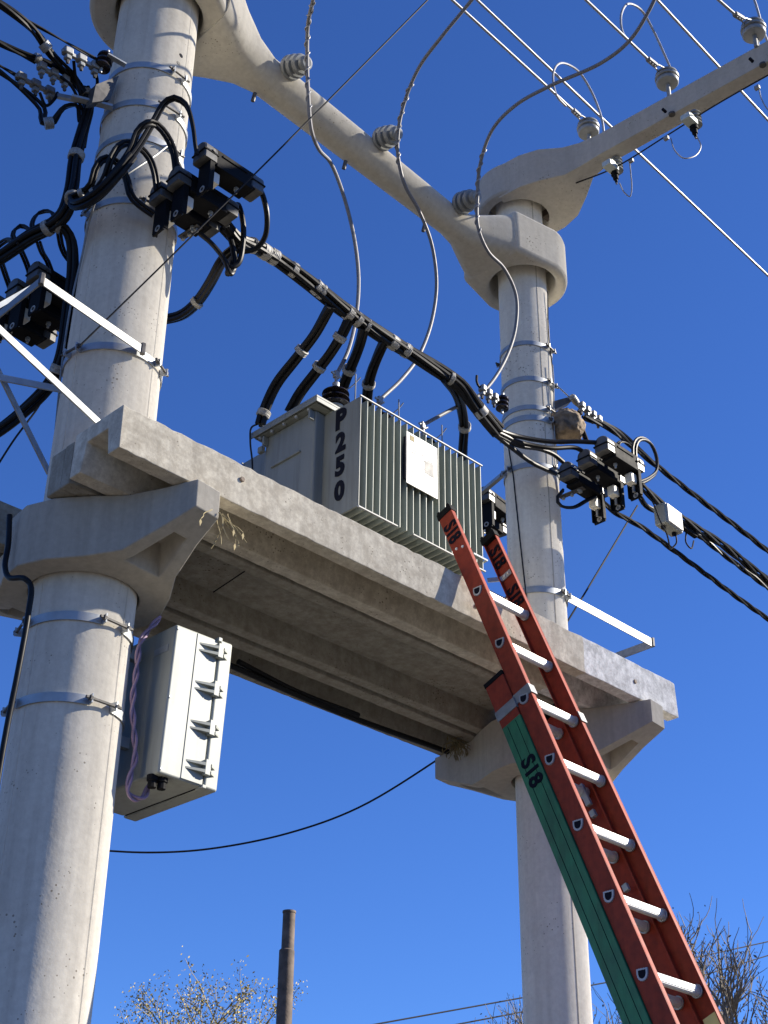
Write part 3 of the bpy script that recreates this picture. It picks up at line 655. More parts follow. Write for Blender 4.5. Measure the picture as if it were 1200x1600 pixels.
for i, (p, lab) in enumerate(feeds):
    strands('feed_cable', lab, 'cable', Q(p), 2, .0085, .0085, M['rub'], gf, pitch=30, n=8, part='cable', seed=i, ties=(.12,), tier=.02, tiew=.02)
strands('feed_cable', 'bent bundle of black cables at the foot of the arches by the thick pole', 'cable', Q([(112, 305, 4.22), (120, 320, 4.16), (150, 306, 4.04), (185, 270, 3.96), (205, 245, 3.93)]), 4, .017, .012, M['rub'], pitch=6, n=8, part='cable', ties=(.12,), tier=.034)
cable('ground_wire', 'pale thin wire crossing the thick pole diagonally and running down its left edge', 'wire', Q([(262, 228, 4.02), (240, 245, 4.0), (205, 268, 4.02), (172, 290, 4.08), (152, 310, 4.13), (140, 345, 4.22), (128, 400, 4.28), (112, 470, 4.33), (98, 560, 4.36), (84, 700, 4.38)]), .0045, M['galvw'], n=6)

# vertical riser bundle left of the thick pole
rs = Q([(132, 138, 4.33), (138, 160, 4.33), (130, 200, 4.32), (118, 250, 4.30), (112, 300, 4.28), (100, 335, 4.30), (82, 352, 4.36), (50, 368, 4.46), (0, 402, 4.6), (-30, 420, 4.66)])
strands('cable_riser', 'vertical bundle of black cables left of the thick pole, bending to the left edge', 'cable', rs, 5, .02, .011, M['rub'], pitch=4, n=8, jit=.003, part='cable', centre=True, ties=(.03, .36, .73), tier=.036)
rs = Q([(80, 352, 4.36), (98, 355, 4.34), (110, 372, 4.34), (114, 420, 4.36), (108, 480, 4.38), (96, 560, 4.42), (78, 600, 4.5), (40, 640, 4.62), (0, 672, 4.72), (-30, 690, 4.8)])
strands('cable_riser', 'lower bundle of black cables beside the thick pole, curving off to the left edge', 'cable', rs, 4, .017, .011, M['rub'], pitch=5, n=8, jit=.002, part='cable', ties=(.02, .62), tier=.032)
gll = 'cable loops above the left fuse switches'
for i, (p, lab) in enumerate((([(30, 382, 4.5), (18, 375, 4.6), (5, 378, 4.7), (-12, 392, 4.76)], 'smallest cable loop at the left edge'),
    ([(52, 366, 4.46), (50, 350, 4.47), (62, 332, 4.5), (78, 330, 4.45), (88, 345, 4.38)], 'high cable loop above the left fuse switches'),
    ([(26, 385, 4.55), (20, 365, 4.56), (32, 353, 4.57), (45, 358, 4.52), (52, 368, 4.46)], 'middle cable loop above the left fuse switches'),
    ([(60, 378, 4.46), (66, 395, 4.52), (74, 408, 4.56), (80, 424, 4.58)], 'twin cable entering the left fuse switch nearest the thick pole'),
    ([(32, 390, 4.56), (40, 408, 4.6), (46, 425, 4.64), (50, 444, 4.68)], 'twin cable entering the middle left fuse switch'),
    ([(2, 410, 4.66), (8, 428, 4.72), (14, 445, 4.76), (20, 462, 4.8)], 'twin cable entering the outermost left fuse switch'),
    ([(92, 362, 4.38), (96, 385, 4.42), (104, 402, 4.46), (112, 410, 4.48)], 'short twin cable hanging inside the bend beside the thick pole'))):
    strands('cable_loop', lab, 'cable', Q(p), 2, .007, .0068, M['rubd'], gll, pitch=30, n=6, part='cable', seed=i)

# ------------------------------------------------------------------ dead-end clamps, upper left
def clamp_row(pts, Yv, n, label, group):
    a, c = at(*pts[0], Y=Yv), at(*pts[1], Y=Yv); d = (c - a).normalized(); e = empty('dead_end_clamp', a, label, 'line clamp', group)
    up = Vector((0, 0, 1)); up = (up - d * up.dot(d)).normalized(); sd = d.cross(up); Mx = Matrix((d, sd, up)).transposed()
    MB().box((a + c) / 2, ((c - a).length, .018, .02), Mx).build('clamp_bar', M['galvw'], e, bevel=.003)
    for k in range(n):
        p = a.lerp(c, (k + .4) / n); s = (c - a).length / n
        MB().box(p + up * .006, (s * .62, .04, .036), Mx).build('jaw', M['galvw'], e, bevel=.007)
        MB().lathe(p + up * .03, -up, [(0, .007), (.006, .009), (.085, .009), (.09, .006)], 6).build('jaw_bolt', M['bolt'], e)
        MB().box(p - up * .028, (s * .4, .03, .022), Mx).build('lower_jaw', M['porc'], e, bevel=.006)
    return e
gd = 'dead-end clamps at the left of the thick pole'
clamp_row([(97, 78), (160, 112)], 4.22, 3, 'uppermost dead-end line clamp, joined to the brown spool by the thick pole', gd)
clamp_row([(58, 102), (112, 132)], 4.32, 3, 'middle dead-end line clamp left of the thick pole', gd)
clamp_row([(24, 118), (90, 150)], 4.42, 3, 'lowest and leftmost dead-end line clamp', gd)
def spool(p, ax, R3, m, label, h=.1):
    e = empty('spool_insulator', p, label, 'insulator'); ax = Vector(ax)
    prof = []
    for k in range(3): o = -h / 2 + k * h / 3; prof += [(o, R3 * .62), (o + h * .05, R3), (o + h * .16, R3 * .98), (o + h * .26, R3 * .62)]
    MB().lathe(p, ax, [(-h / 2 - .001, R3 * .5)] + prof + [(h / 2, R3 * .6)], 24).build('spool', m, e)
    MB().tube([Vector(p) - ax.normalized() * (h * .8), Vector(p) + ax.normalized() * (h * .8)], .007, 8).build('pin', M['galv'], e)
    return e
spool(at(163, 96, Y=4.2), (.15, 0, 1), .038, M['brown'], 'dark brown ribbed spool insulator on the left of the thick pole, top', .10)
e = empty('wedge_bracket', at(165, 138, Y=4.3), 'grey wedge-shaped steel bracket between the top band clamps and the line clamps', 'bracket')
a_, b_, c_, d_ = at(178, 126, Y=4.2), at(152, 152, Y=4.2), at(140, 142, Y=4.22), at(170, 158, Y=4.2)
pz = [at(186, 118, Y=4.18), at(150, 132, Y=4.2), at(144, 160, Y=4.22), at(172, 156, Y=4.2)]
MB().loft([[p + Vector((0, -.0, 0)) for p in pz], [p + Vector((.0, .05, 0)) for p in pz]]).build('wedge_plate', M['bolt'], e)
MB().bar(at(112, 152, Y=4.3), at(176, 168, Y=4.2), .03, .012).build('arm_plate', M['galv'], e)
MB().bar(at(90, 150, Y=4.4), at(130, 158, Y=4.3), .02, .02).build('link', M['galv'], e)
MB().bar(at(168, 86, Y=4.16), at(196, 102, Y=4.14), .026, .008).build('top_plate', M['galv'], e)
go = 'overhead cables arriving from the left edge'
def ol(p, k, off, r, lab, pitch=.8, ties=()):
    strands('overhead_cable', lab, 'cable', Q(p), k, off, r, M['rub'], go, pitch=pitch, n=6, part='strand', ties=ties, tier=off + r + .006, tiem=M['galvw'])
ol([(-30, -12, 4.2), (20, 20, 4.2), (55, 50, 4.22), (80, 85, 4.25), (110, 115, 4.3), (130, 145, 4.32)], 4, .012, .0085, 'thickest overhead cable bundle at the top left, sweeping down to the vertical bundle', .9, (.56,))
ol([(-30, -6, 4.2), (60, 42, 4.2), (110, 70, 4.2), (150, 92, 4.2)], 2, .004, .0045, 'thin overhead cable ending at the brown spool insulator', .6)
ol([(-30, 52, 4.35), (30, 82, 4.34), (75, 98, 4.32), (105, 118, 4.31), (130, 145, 4.32)], 3, .009, .008, 'second overhead cable from the left, passing over the middle clamp', .7, (.5,))
ol([(-30, 58, 4.35), (10, 72, 4.35), (58, 98, 4.33)], 2, .006, .006, 'overhead cable held by the middle dead-end clamp', .6)
ol([(-30, 88, 4.45), (0, 103, 4.44), (26, 118, 4.43)], 2, .006, .006, 'overhead cable held by the lowest dead-end clamp', .6)
ol([(-30, 92, 4.45), (10, 120, 4.44), (45, 148, 4.43), (66, 170, 4.42), (68, 190, 4.40), (80, 192, 4.38), (100, 168, 4.35), (122, 165, 4.33), (128, 190, 4.32)], 2, .011, .01, 'overhead cable dropping into a pointed loop below the lowest clamp', .9, (.62,))
for i, p in enumerate(([(115, 95, 4.25), (118, 120, 4.28), (126, 150, 4.31)], [(150, 115, 4.22), (152, 130, 4.26), (146, 150, 4.3), (140, 180, 4.32), (132, 230, 4.31)], [(62, 145, 4.42), (72, 165, 4.42), (85, 155, 4.4), (90, 145, 4.4)], [(95, 120, 4.3), (112, 135, 4.31), (128, 170, 4.32)])):
    cable('tap_cable', ['short tap cable hanging from the upper clamp', 'tap cable from the spool insulator down into the vertical bundle', 'small tap cable under the lowest clamp', 'tap cable from the middle clamp to the vertical bundle'][i], 'cable', Q(p), .0075, M['rub'], 'tap cables from the clamps', n=8)

# black pvc conduit on the shaded side of the thick pole below the corbel
cable('downlead_cable', 'black cable bent round the near corbel and down the shaded side of the pole', 'cable', [at(15, 805, Y=4.28), at(13, 850, Y=4.27), at(8, 885, Y=4.25), at(14, 902, Y=4.22), at(38, 904, Y=4.14), at(48, 915, Y=4.12), at(44, 960, Y=4.12), at(28, 1050, Y=4.13), at(12, 1130, Y=4.15), at(-5, 1230, Y=4.16), at(-30, 1420, Y=4.18)], .0105, M['rub'], n=12)

# ------------------------------------------------------------------ white cabinet and its lilac cable
def cabinet():
    yf, yb = 4.0, 4.47; tl, tr, br, bl = [at(*p, Y=yf) for p in ((276, 974), (363, 1008), (338, 1238), (247, 1207))]
    e = empty('electrical_cabinet', (2.95, 4.06, 3.35), 'white weatherproof cabinet with four ribbed latches, fixed behind the thick pole under the platform', 'cabinet')
    # door shell in front, case behind
    def lerp4(u, v, y):
        p = tl.lerp(tr, u).lerp(bl.lerp(br, u), v); return Vector((p.x, y, p.z))
    def slab(u0, u1, v0, v1, ya, yb2, nm, m, bv=.006):
        q = [lerp4(u0, v0, ya), lerp4(u1, v0, ya), lerp4(u1, v1, ya), lerp4(u0, v1, ya)]
        return MB().loft([q, [Vector((p.x, yb2, p.z)) for p in q]]).build(nm, m, e, bevel=bv)
    slab(0, .742, 0, 1, yf, yb, 'case', M['cab'], .010)
    slab(.762, 1, -.004, 1.004, yf - .006, yb + .012, 'door', M['cab'], .010)
    slab(.37, .742, .012, .988, yf - .0025, yf + .003, 'raised_panel', M['cab'], .002)
    slab(.742, .762, .004, .996, yf + .010, yb - .01, 'door_gasket', M['blk'], .001)
    slab(.715, .79, -.012, .02, yf - .012, yf + .03, 'hinge_cap', M['cab'], .004); slab(.715, .79, .985, 1.01, yf - .012, yf + .03, 'hinge_cap', M['cab'], .004)
    for v in (.10, .365, .63, .89):
        slab(.70, .80, v - .06, v + .04, yf - .024, yf - .002, 'latch', M['cab'], .003)
        for dv in (-.025, .02):
            for (ua, ub, dd) in ((.40, .70, 0.0), (.80, .95, 0)):
                q0 = lerp4(ua, v + dv, yf); q1 = lerp4(ub, v + dv, yf)
                tip = q0 if ua < .5 else q1; root = q1 if ua < .5 else q0; h = .006
                r = [root + Vector((0, -.026, -h)), root + Vector((0, .002, -h)), root + Vector((0, .002, h)), root + Vector((0, -.026, h))]
                t = [tip + Vector((0, -.001, -h * .5)), tip + Vector((0, .002, -h * .5)), tip + Vector((0, .002, h * .5)), tip + Vector((0, -.001, h * .5))]
                MB().loft([r, t]).build('latch_rib', M['cab'], e)
    for (u, v) in ((.04, .03), (.96, .03), (.04, .97), (.96, .97), (.04, .5)): MB().lathe(lerp4(u, v, yf - .003), (0, 1, 0), [(0, .005), (.004, .006)], 8).build('door_screw', M['galv'], e)
    pl = lerp4(0, .15, yf + .075); MB().box(pl + Vector((-.001, 0, 0)), (.003, .085, .028)).build('rating_plate', M['galv'], e)
    for dx in (.012, .046):
        g_ = lerp4(0, 1, yf + .05); MB().lathe(g_ + Vector((dx, dx * -.3, .004)), (0, 0, -1), [(0, .021), (.02, .021), (.022, .016), (.045, .016), (.047, .009)], 10).build('cable_gland', M['blk'], e)
    MB().b2(2.80, 2.95, 4.20, 4.23, 3.55, 3.59).build('wall_bracket', M['galv'], e); MB().b2(2.80, 2.95, 4.20, 4.23, 3.90, 3.94).build('wall_bracket', M['galv'], e)
cabinet()
strands('communication_cable', 'lilac twisted cable hanging between the thick pole and the white cabinet', 'cable', [at(250, 965, Y=4.09), at(232, 985, Y=4.09), at(219, 1005, Y=4.09), at(213, 1050, Y=4.09), at(207, 1100, Y=4.09), at(210, 1150, Y=4.09), at(211, 1185, Y=4.09), at(203, 1215, Y=4.09), at(200, 1238, Y=4.09), at(210, 1248, Y=4.09), at(224, 1246, Y=4.09), at(232, 1228, Y=4.09)], 2, .0065, .006, M['lilac'], pitch=.16, n=8, step=.012)

# ------------------------------------------------------------------ ladder
def ladder():
    D = Vector((-.024, -.389, -.921)).normalized(); U = -D                # down / up the ladder
    X = Vector((1, 0, 0)); X = (X - D * X.dot(D)).normalized(); N = X.cross(U); N = N if N.y < 0 else -N   # N faces outwards (towards the front)
    P0 = Vector((4.093, 3.563, 4.427)); W = .290; S = .3055
    def pt(x, s, n): return P0 + X * x + D * s + N * n        # s measured down the ladder
    e = empty('extension_ladder', (4.2, 1.75, 0), 'orange fibreglass extension ladder with green lower rail leaning on the front of the platform', 'ladder')
    Mx = Matrix((X, D, N)).transposed()
    smax = (4.427 - .03) / .921
    def rail(x, side, s0, s1, n0, dep, m, nm, flw=.020, th=.0045):
        # web at x (outer), flanges inwards (side=+1 means inwards is +X)
        b = MB(); c = pt(x, (s0 + s1) / 2, n0); L = s1 - s0
        b.box(c, (th, L, dep), Mx)
        for q in (-1, 1): b.box(c + X * side * (flw / 2 + th / 2) + N * q * (dep / 2 - th / 2), (flw, L, th), Mx)
        return b.build(nm, m, e, bevel=.0012)
    dep = .078
    # fly section (front)
    rl = rail(0, 1, -.505, 2.75, 0, dep, M['orange'], 'fly_rail'); rr = rail(W + .02, -1, -.50, 2.75, 0, dep, M['orange'], 'fly_rail')
    # base section (behind)
    nb = -.090; depb = .098
    x0b, x1b = -.008, W + .028
    for s0, s1, m in ((.445, .66, M['orange']), (.66, smax, M['green'])): rail(x0b, 1, s0, s1, nb, depb, m, 'base_rail')
    rail(x1b, -1, .50, smax, nb, depb, M['orange'], 'base_rail')
    # black end caps
    for x, s, n, side in ((0, -.51, 0, 1), (W + .02, -.505, 0, -1), (x0b, .44, nb, 1), (x1b, .495, nb, -1)):
        b = MB().box(pt(x + side * .012, s - .004, n), (.034, .022, (dep if n == 0 else depb) + .006), Mx)
        if n == 0:
            b.box(pt(x + side * .012, s - .016, n + .030), (.03, .022, .014), Mx); b.box(pt(x + side * .012, s - .016, n - .030), (.03, .022, .014), Mx); b.box(pt(x + side * .012, s + .012, n), (.036, .018, dep + .008), Mx)
        b.build('rail_cap', M['blk'], e, bevel=.002)
    # rungs: D section, hollow, with collars
    def rung(s, n, xa, xb, flat=True):
        prof = [((.017 - .0014 * (k % 2)) * math.cos(R_(-180 + k * 10)), (.017 - .0014 * (k % 2)) * math.sin(R_(-180 + k * 10))) for k in range(19)]
        prof = [(x, z - .002) for x, z in prof] + [(.017, .013), (.012, .0138), (.010, .0125), (.005, .0138), (.003, .0125), (-.003, .0138), (-.005, .0125), (-.010, .0138), (-.012, .0125), (-.017, .013)]
        # local: u along vertical-up, v along horizontal front
        V = Vector((0, -1, 0)); Z = Vector((0, 0, 1)); c0 = pt(xa, s, n); c1 = pt(xb, s, n)
        r0 = [c0 + V * x + Z * z for x, z in prof]; r1_ = [c1 + V * x + Z * z for x, z in prof]
        MB().loft([r0, r1_]).build('rung', M['rung'], e, ang=15)
        for c, sgn in ((c0, 1), (c1, -1)):
            MB().lathe(c + X * sgn * .004, X * sgn, [(0, .024), (.007, .024), (.008, .019), (.009, .019)], 18).build('rung_collar', M['ringm'], e)
        # open end seen on the outside of the rail
        q = [(1.0 * x, 1.0 * z) for x, z in prof]
        for c, sgn in (((c0, -1),) if flat else ()):
            MB().loft([[c + X * sgn * .0028 + (V * x + Z * z) * 1.35 for x, z in q], [c + X * sgn * .0075 + (V * x + Z * z) * 1.28 for x, z in q]]).build('rung_end_ring', M['ringm'], e)
            MB().loft([[c + X * sgn * .0077 + (V * x + Z * z) * .88 for x, z in q], [c + X * sgn * .0082 + (V * x + Z * z) * .86 for x, z in q]]).build('rung_bore', M['ink'], e)
    for k in range(9): rung(k * S, 0, 0, W + .018)
    for k in range(2, 15):
        s = k * S - .012
        if s < smax - .15: rung(s, nb, x0b, x1b, False)
    # guide brackets and locks
    b = MB(); s = .60; b.box(pt(x0b - .004, s, nb), (.004, .045, depb + .008), Mx); b.box(pt(x0b + .012, s, nb + depb / 2 + .002), (.030, .045, .004), Mx)
    b.box(pt(-.0045, s - .012, 0), (.004, .045, dep + .01), Mx); b.box(pt(.012, s - .012, dep / 2 + .004), (.038, .045, .004), Mx); b.box(pt(.03, s - .012, dep / 2 - .006), (.004, .045, .02), Mx); b.build('guide_bracket', M['galvw'], e, bevel=.001)
    b = MB(); b.box(pt(W + .012, .62, dep / 2 + .004), (.036, .05, .004), Mx); b.box(pt(W + .026, .62, 0), (.004, .05, dep + .008), Mx); b.build('guide_bracket', M['galvw'], e, bevel=.001)
    for s in (.93, 1.02, 1.36): MB().box(pt(W - .004, s, nb + .01), (.018, .10 if s < 1 else .03, .024), Mx).build('rung_lock', M['galv'], e, bevel=.003)
    # hook strap bolted inside the right rail tip, rivets on the left tip
    xi = W + .02 - .004
    b = MB().box(pt(xi - .003, -.26, -.005), (.004, .028, .062), Mx); b.bar(pt(xi - .004, -.26, -.03), pt(xi - .05, -.27, -.075), .004, .026, D); b.build('hook_strap', M['galv'], e)
    for n in (-.01, .012): MB().lathe(pt(xi - .006, -.26, n), -X, [(0, .006), (.004, .005)], 10).build('rivet', M['rung'], e)
    for n in (-.014, .018): MB().lathe(pt(-.002, -.27 + n * .5, n), -X, [(0, .007), (.004, .006)], 10).build('rivet', M['rung'], e)
    # stencilled S18 marks
    text('S18', .100, 'stencil_mark', e, pt(-.0035, -.375, -.002), D, N, bold=.03, spc=1.02, sx=.78)
    text('S18', .10, 'stencil_mark', e, pt(xi - .0015, -.385, -.008), D, N, bold=.03, sx=.85)
    text('S18', .095, 'stencil_mark', e, pt(xi - .0015, -.13, -.008), D, N, bold=.03, sx=.85)
    text('S18', .092, 'stencil_mark', e, pt(x0b - .0035, .91, nb), D, N, bold=.03, sx=1.0)
    for n in (-.022, .022): MB().box(pt(x0b - .0028, (0.66 + smax) / 2, nb + n), (.0014, smax - .68, .0016), Mx).build('rail_groove', M['ink'], e)
    # yellow caution label low on the right rail and feet
    MB().box(pt(xi - .0012, 1.97, .0), (.001, .09, .055), Mx).build('caution_sticker', M['yel'], e)
    for x in (x0b, x1b): MB().b2((pt(x, smax, nb)).x - .03, (pt(x, smax, nb)).x + .03, pt(x, smax, nb).y - .06, pt(x, smax, nb).y + .05, 0.002, .03).build('foot', M['blk'], e, bevel=.004)
    return pt
ladder()

# ------------------------------------------------------------------ insulators and jumpers on the tie beam
ins_pts = [((449, 108), (482, 97), 4.16), ((592, 220), (624, 206), 4.165), ((717, 320), (747, 306), 4.168)]
gi = 'grey porcelain pin insulators on the tie beam'
TIP = []
for i, (a, c, y) in enumerate(ins_pts):
    p = at(*a, Y=y); q = at(*c, Y=3.99); d = (q - p).normalized(); L = (q - p).length
    e = empty('pin_insulator', p, ['grey ribbed insulator on the tie beam nearest the thick pole', 'middle grey ribbed insulator on the tie beam', 'grey ribbed insulator on the tie beam nearest the thin pole'][i], 'insulator', gi)
    prof = [(.0, .03), (.02, .034), (.022, .074), (.034, .078), (.044, .07), (.046, .042), (.060, .042), (.062, .070), (.074, .074), (.084, .066), (.086, .04), (.10, .04), (.102, .062), (.114, .066), (.126, .056), (.128, .03), (.138, .03), (.14, .044), (.158, .044), (.166, .03)]
    MB().lathe(p, d, [(s * L / .175, r * .86) for s, r in prof], 30).build('ribbed_body', M['porc'], e)
    MB().lathe(p - d * .08, d, [(0, .012), (.09, .012)], 10).build('pin', M['galv'], e)
    TIP.append((p + d * L * .8, d))
def jumper(pts, tie, label, horn):
    e = empty('jumper_wire', Q([pts[0]])[0], label, 'wire', 'aluminium jumper wires down to the transformer')
    path = resample(smooth(Q(pts), 12), .02); o = MB().tube(path, .0098, 10).build('conductor', M['alud'], e)
    # binding wire wound round the conductor near the insulator
    for (ya, yb, pitch, rr) in tie:
        seg = [p for p in path if ya <= (800 - F * ((CAMR.transposed() @ (p - CP)).y / -(CAMR.transposed() @ (p - CP)).z)) <= yb]
        if len(seg) > 4: MB().tube(offset_path(resample(seg, .006), lambda s: (rr * math.cos(2 * math.pi * s / pitch), rr * math.sin(2 * math.pi * s / pitch))), .0036, 6).build('binding_wire', M['alu'], e)
    return e
y_ = 4.0
B = [at(0, 0, Z=2)] * 0
def bt(i): return Vector((BUSH[i][0], BUSH[i][1], 5.735))
def pxy(P):
    q = CAMR.transposed() @ (Vector(P) - CP); return (600 + F * q.x / -q.z, 800 - F * q.y / -q.z)
t0, t1, t2 = [pxy(bt(i)) for i in range(3)]
jumper([(494, -40, 3.5), (489, 0, 3.7), (481, 40, 3.85), (480, 98, 3.93), (482, 150, 3.95), (487, 205, 4.0), (498, 233, 4.05), (517, 255, 4.1), (535, 300, 4.13), (552, 365, 4.16), (560, 430, 4.18), (557, 490, 4.19), (545, 545, 4.2), (t0[0] + 1, t0[1] + 1, 4.2)], ((0, 175, .075, .0125),), 'grey jumper wire tied to the left insulator and dropping to the dark bushing', 0)
jumper([(770, -45, 3.1), (737, 0, 3.3), (692, 55, 3.5), (655, 105, 3.7), (632, 160, 3.85), (622, 207, 3.93), (622, 245, 3.98), (632, 288, 4.02), (655, 330, 4.07), (674, 380, 4.11), (682, 440, 4.15), (675, 500, 4.18), (655, 555, 4.2), (628, 592, 4.2), (t1[0] + 2, t1[1], 4.2)], ((125, 265, .075, .0125),), 'grey jumper wire tied to the middle insulator and dropping to the middle bushing', 0)
jumper([(1035, -30, 2.5), (1015, 15, 2.6), (985, 62, 2.75), (940, 98, 2.95), (860, 134, 3.25), (805, 165, 3.5), (768, 205, 3.72), (750, 258, 3.86), (746, 306, 3.93), (747, 355, 3.97), (762, 392, 4.0), (788, 420, 4.03), (806, 460, 4.06), (806, 510, 4.09), (788, 565, 4.12), (752, 615, 4.15), (705, 640, 4.18), (t2[0] + 2, t2[1], 4.2)], ((230, 365, .075, .0125),), 'grey jumper wire tied to the right insulator and curving in to the right bushing', 0)
for i in range(3):   # clamp on each bushing terminal
    p = bt(i); MB().box(p + Vector((0, 0, -.01)), (.03, .022, .04)).build('terminal_clamp', M['alu'], T, bevel=.004); MB().lathe(p + Vector((-.03, 0, -.008)), (1, 0, 0), [(0, .007), (.06, .007)], 6).build('clamp_bolt', M['galv'], T)

# ------------------------------------------------------------------ line insulators on the cross-arm
ag = 'bell insulators standing on the cross-arm'
LI = [((919, 200), 3.78, (700, -6), (895, 172)), ((1042, 122), 3.16, (905, -10), (1012, 92)), ((1177, 46), 2.56, (1100, -20), (1148, 22))]
for i, ((px, py), yv, w0, w1) in enumerate(LI):
    c = at(px, py, Y=yv); base = Vector((c.x, c.y, 7.97))
    e = empty('line_insulator', base, ['bell insulator on the cross-arm closest to the thin pole', 'middle bell insulator on the cross-arm', 'bell insulator on the cross-arm nearest the right edge of the picture'][i], 'insulator', ag)
    MB().lathe(base, (0, 0, 1), [(-.01, .012), (c.z - 7.97, .012)], 10).build('pin', M['galvw'], e)
    MB().lathe(base + Vector((.03, 0, 0)), (0, 0, 1), [(0, .007), (.07, .007)], 8).build('strut', M['galv'], e)
    prof = [(-.055, .026), (-.054, .066), (-.045, .072), (-.03, .072), (-.028, .062), (-.018, .060), (-.014, .076), (0, .078), (.004, .066), (.016, .062), (.02, .072), (.034, .07), (.04, .05), (.052, .044), (.06, .03)]
    MB().lathe(c, (0, 0, 1), [(s * .9, r * .92) for s, r in prof], 28).build('bell', M['porc'], e)
    # strain clamp and strap
    a = at(*w1, Y=yv - .02); hd = c + Vector((0, 0, .035)); m_ = a.lerp(hd, .45)
    k = empty('strain_clamp', a, ['bolted strain clamp at the bell insulator closest to the thin pole', 'bolted strain clamp at the middle bell insulator', 'bolted strain clamp at the right edge bell insulator'][i], 'line clamp', 'strain clamps on the cross-arm lines')
    MB().bar(a, m_, .03, .022).build('clamp_body', M['alud'], k, bevel=.004)
    for t in (.2, .5, .8):
        p = a.lerp(m_, t); MB().lathe(p + Vector((0, 0, -.022)), (0, 0, 1), [(0, .008), (.045, .008)], 6).build('clamp_bolt', M['galvw'], k)
    for s in (-1, 1): MB().tube(smooth([m_ + Vector((0, s * .012, 0)), m_.lerp(hd, .5) + Vector((0, s * .022, 0)), hd + Vector((0, s * .045, 0)), hd + Vector((.045, s * .02, 0))], 5), .005, 6).build('strap', M['galvw'], k)
    b0 = at(*w0, Z=a.z); dd = (b0 - a)
    cable('overhead_conductor', ['bare conductor running up left from the bell insulator closest to the thin pole', 'bare conductor running up left from the middle bell insulator', 'bare conductor at the top right corner'][i], 'wire', [a, b0, a + dd * 6], .0085, M['alu'], 'bare overhead conductors', n=8, sm=2)
cable('jumper_loop', 'bare wire loop standing over the strain clamp closest to the thin pole', 'wire', [at(p[0], p[1], Y=3.75) for p in ((884, 166), (870, 150), (864, 120), (870, 102), (882, 99), (905, 113), (925, 145), (940, 185), (944, 212))], .0072, M['alu'], 'wire loops over the cross-arm', n=8)
cable('jumper_loop', 'bare wire loop standing over the middle strain clamp', 'wire', [at(p[0], p[1], Y=3.15) for p in ((1000, 80), (975, 55), (970, 30), (976, 10), (985, 6), (1003, 17), (1022, 50), (1038, 85), (1047, 105))], .0072, M['alu'], 'wire loops over the cross-arm', n=8)
cable('jumper_loop', 'bare wire curving down at the top right corner onto the cross-arm', 'wire', [at(p[0], p[1], Y=2.55) for p in ((1168, -30), (1182, 10), (1192, 45), (1203, 75))], .0072, M['alu'], 'wire loops over the cross-arm', n=8)
for p, lab in ((((735, -10), (1235, 464)), 'long bare conductor passing behind the cross-arm, lower left one'), (((1016, -12), (1235, 226)), 'bare conductor passing behind the cross-arm near the top right')):
    a, b_2 = at(*p[0], Z=8.6), at(*p[1], Z=8.6); dd = b_2 - a
    cable('overhead_conductor', lab, 'wire', [a - dd * 2, a, b_2, b_2 + dd * 3], .0085, M['alu'], 'bare overhead conductors', n=8, sm=2)
# line below the arm with arresters
a, b_2 = at(903, 285, X=5.50), at(1230, 110, X=5.62)
cable('ground_conductor', 'thin black wire running just below the cross-arm', 'wire', [at(900, 286, Y=3.82), at(960, 262, Y=3.55), at(1040, 213, Y=3.18), at(1120, 163, Y=2.83), at(1240, 95, Y=2.35)], .0048, M['rubd'], n=6)
for i, ((px, py), yv) in enumerate((((957, 262), 3.56), ((1080, 190), 2.98))):
    c = at(px, py, Y=yv); e = empty('surge_arrester', c, ['grey surge arrester under the cross-arm closest to the thin pole', 'grey surge arrester under the middle of the cross-arm'][i], 'arrester', 'surge arresters under the cross-arm')
    prof = []
    for k in range(4): o = -.03 + k * .026; prof += [(o, .024), (o + .004, .038), (o + .012, .036), (o + .016, .024)]
    MB().lathe(c + Vector((.045, 0, .03)), (0, 0, 1), prof + [(.08, .02)], 20).build('ribbed_body', M['porc'], e)
    MB().box(c + Vector((-.02, 0, -.005)), (.09, .06, .04)).build('holder', M['green2'], e, bevel=.006); MB().box(c + Vector((-.01, -.005, .026)), (.04, .03, .03)).build('holder_cap', M['green2'], e, bevel=.004)
    MB().lathe(c + Vector((.02, 0, -.025)), (.1, 0, -1), [(0, .024), (.02, .024), (.022, .018), (.05, .016), (.052, .01), (.075, .008)], 14).build('disconnector', M['blk'], e)
    MB().lathe(c + Vector((.0265, 0, -.09)), (.1, 0, -1), [(0, .007), (.02, .006)], 8).build('stud', M['galvw'], e)
lp = [[(968, 286, 3.56), (975, 300, 3.55), (984, 307, 3.54), (987, 296, 3.52), (984, 255, 3.48)], [(1088, 212, 2.98), (1095, 228, 2.96), (1085, 244, 2.97), (1068, 247, 3.0), (1055, 236, 3.04), (1048, 216, 3.08)]]
for i, p in enumerate(lp):
    cable('arrester_lead', ['narrow thin wire loop under the arrester closest to the thin pole', 'wide thin wire loop under the middle arrester'][i], 'wire', Q(p), .0038, M['alu'], 'thin leads under the arresters', n=6)
for i, (px, py, yv) in enumerate(((986, 251, 3.47), (1041, 216, 3.14), (1183, 137, 2.57))):
    o = MB().box(at(px, py, Y=yv), (.022, .03, .026)); o = o.build('wire_connector', M['galvw'], None, bevel=.005); tag(o, ['small metal connector on the black wire beside the narrow loop', 'small metal connector on the black wire beside the wide loop', 'small metal connector on the black wire near the right edge'][i], 'connector', 'connectors on the black wire')
cable('arrester_lead', 'thin wire hanging from the connector near the right edge', 'wire', Q([(1186, 140, 2.56), (1190, 155, 2.54), (1202, 172, 2.5), (1215, 170, 2.45)]), .0038, M['alu'], 'thin leads under the arresters', n=6)

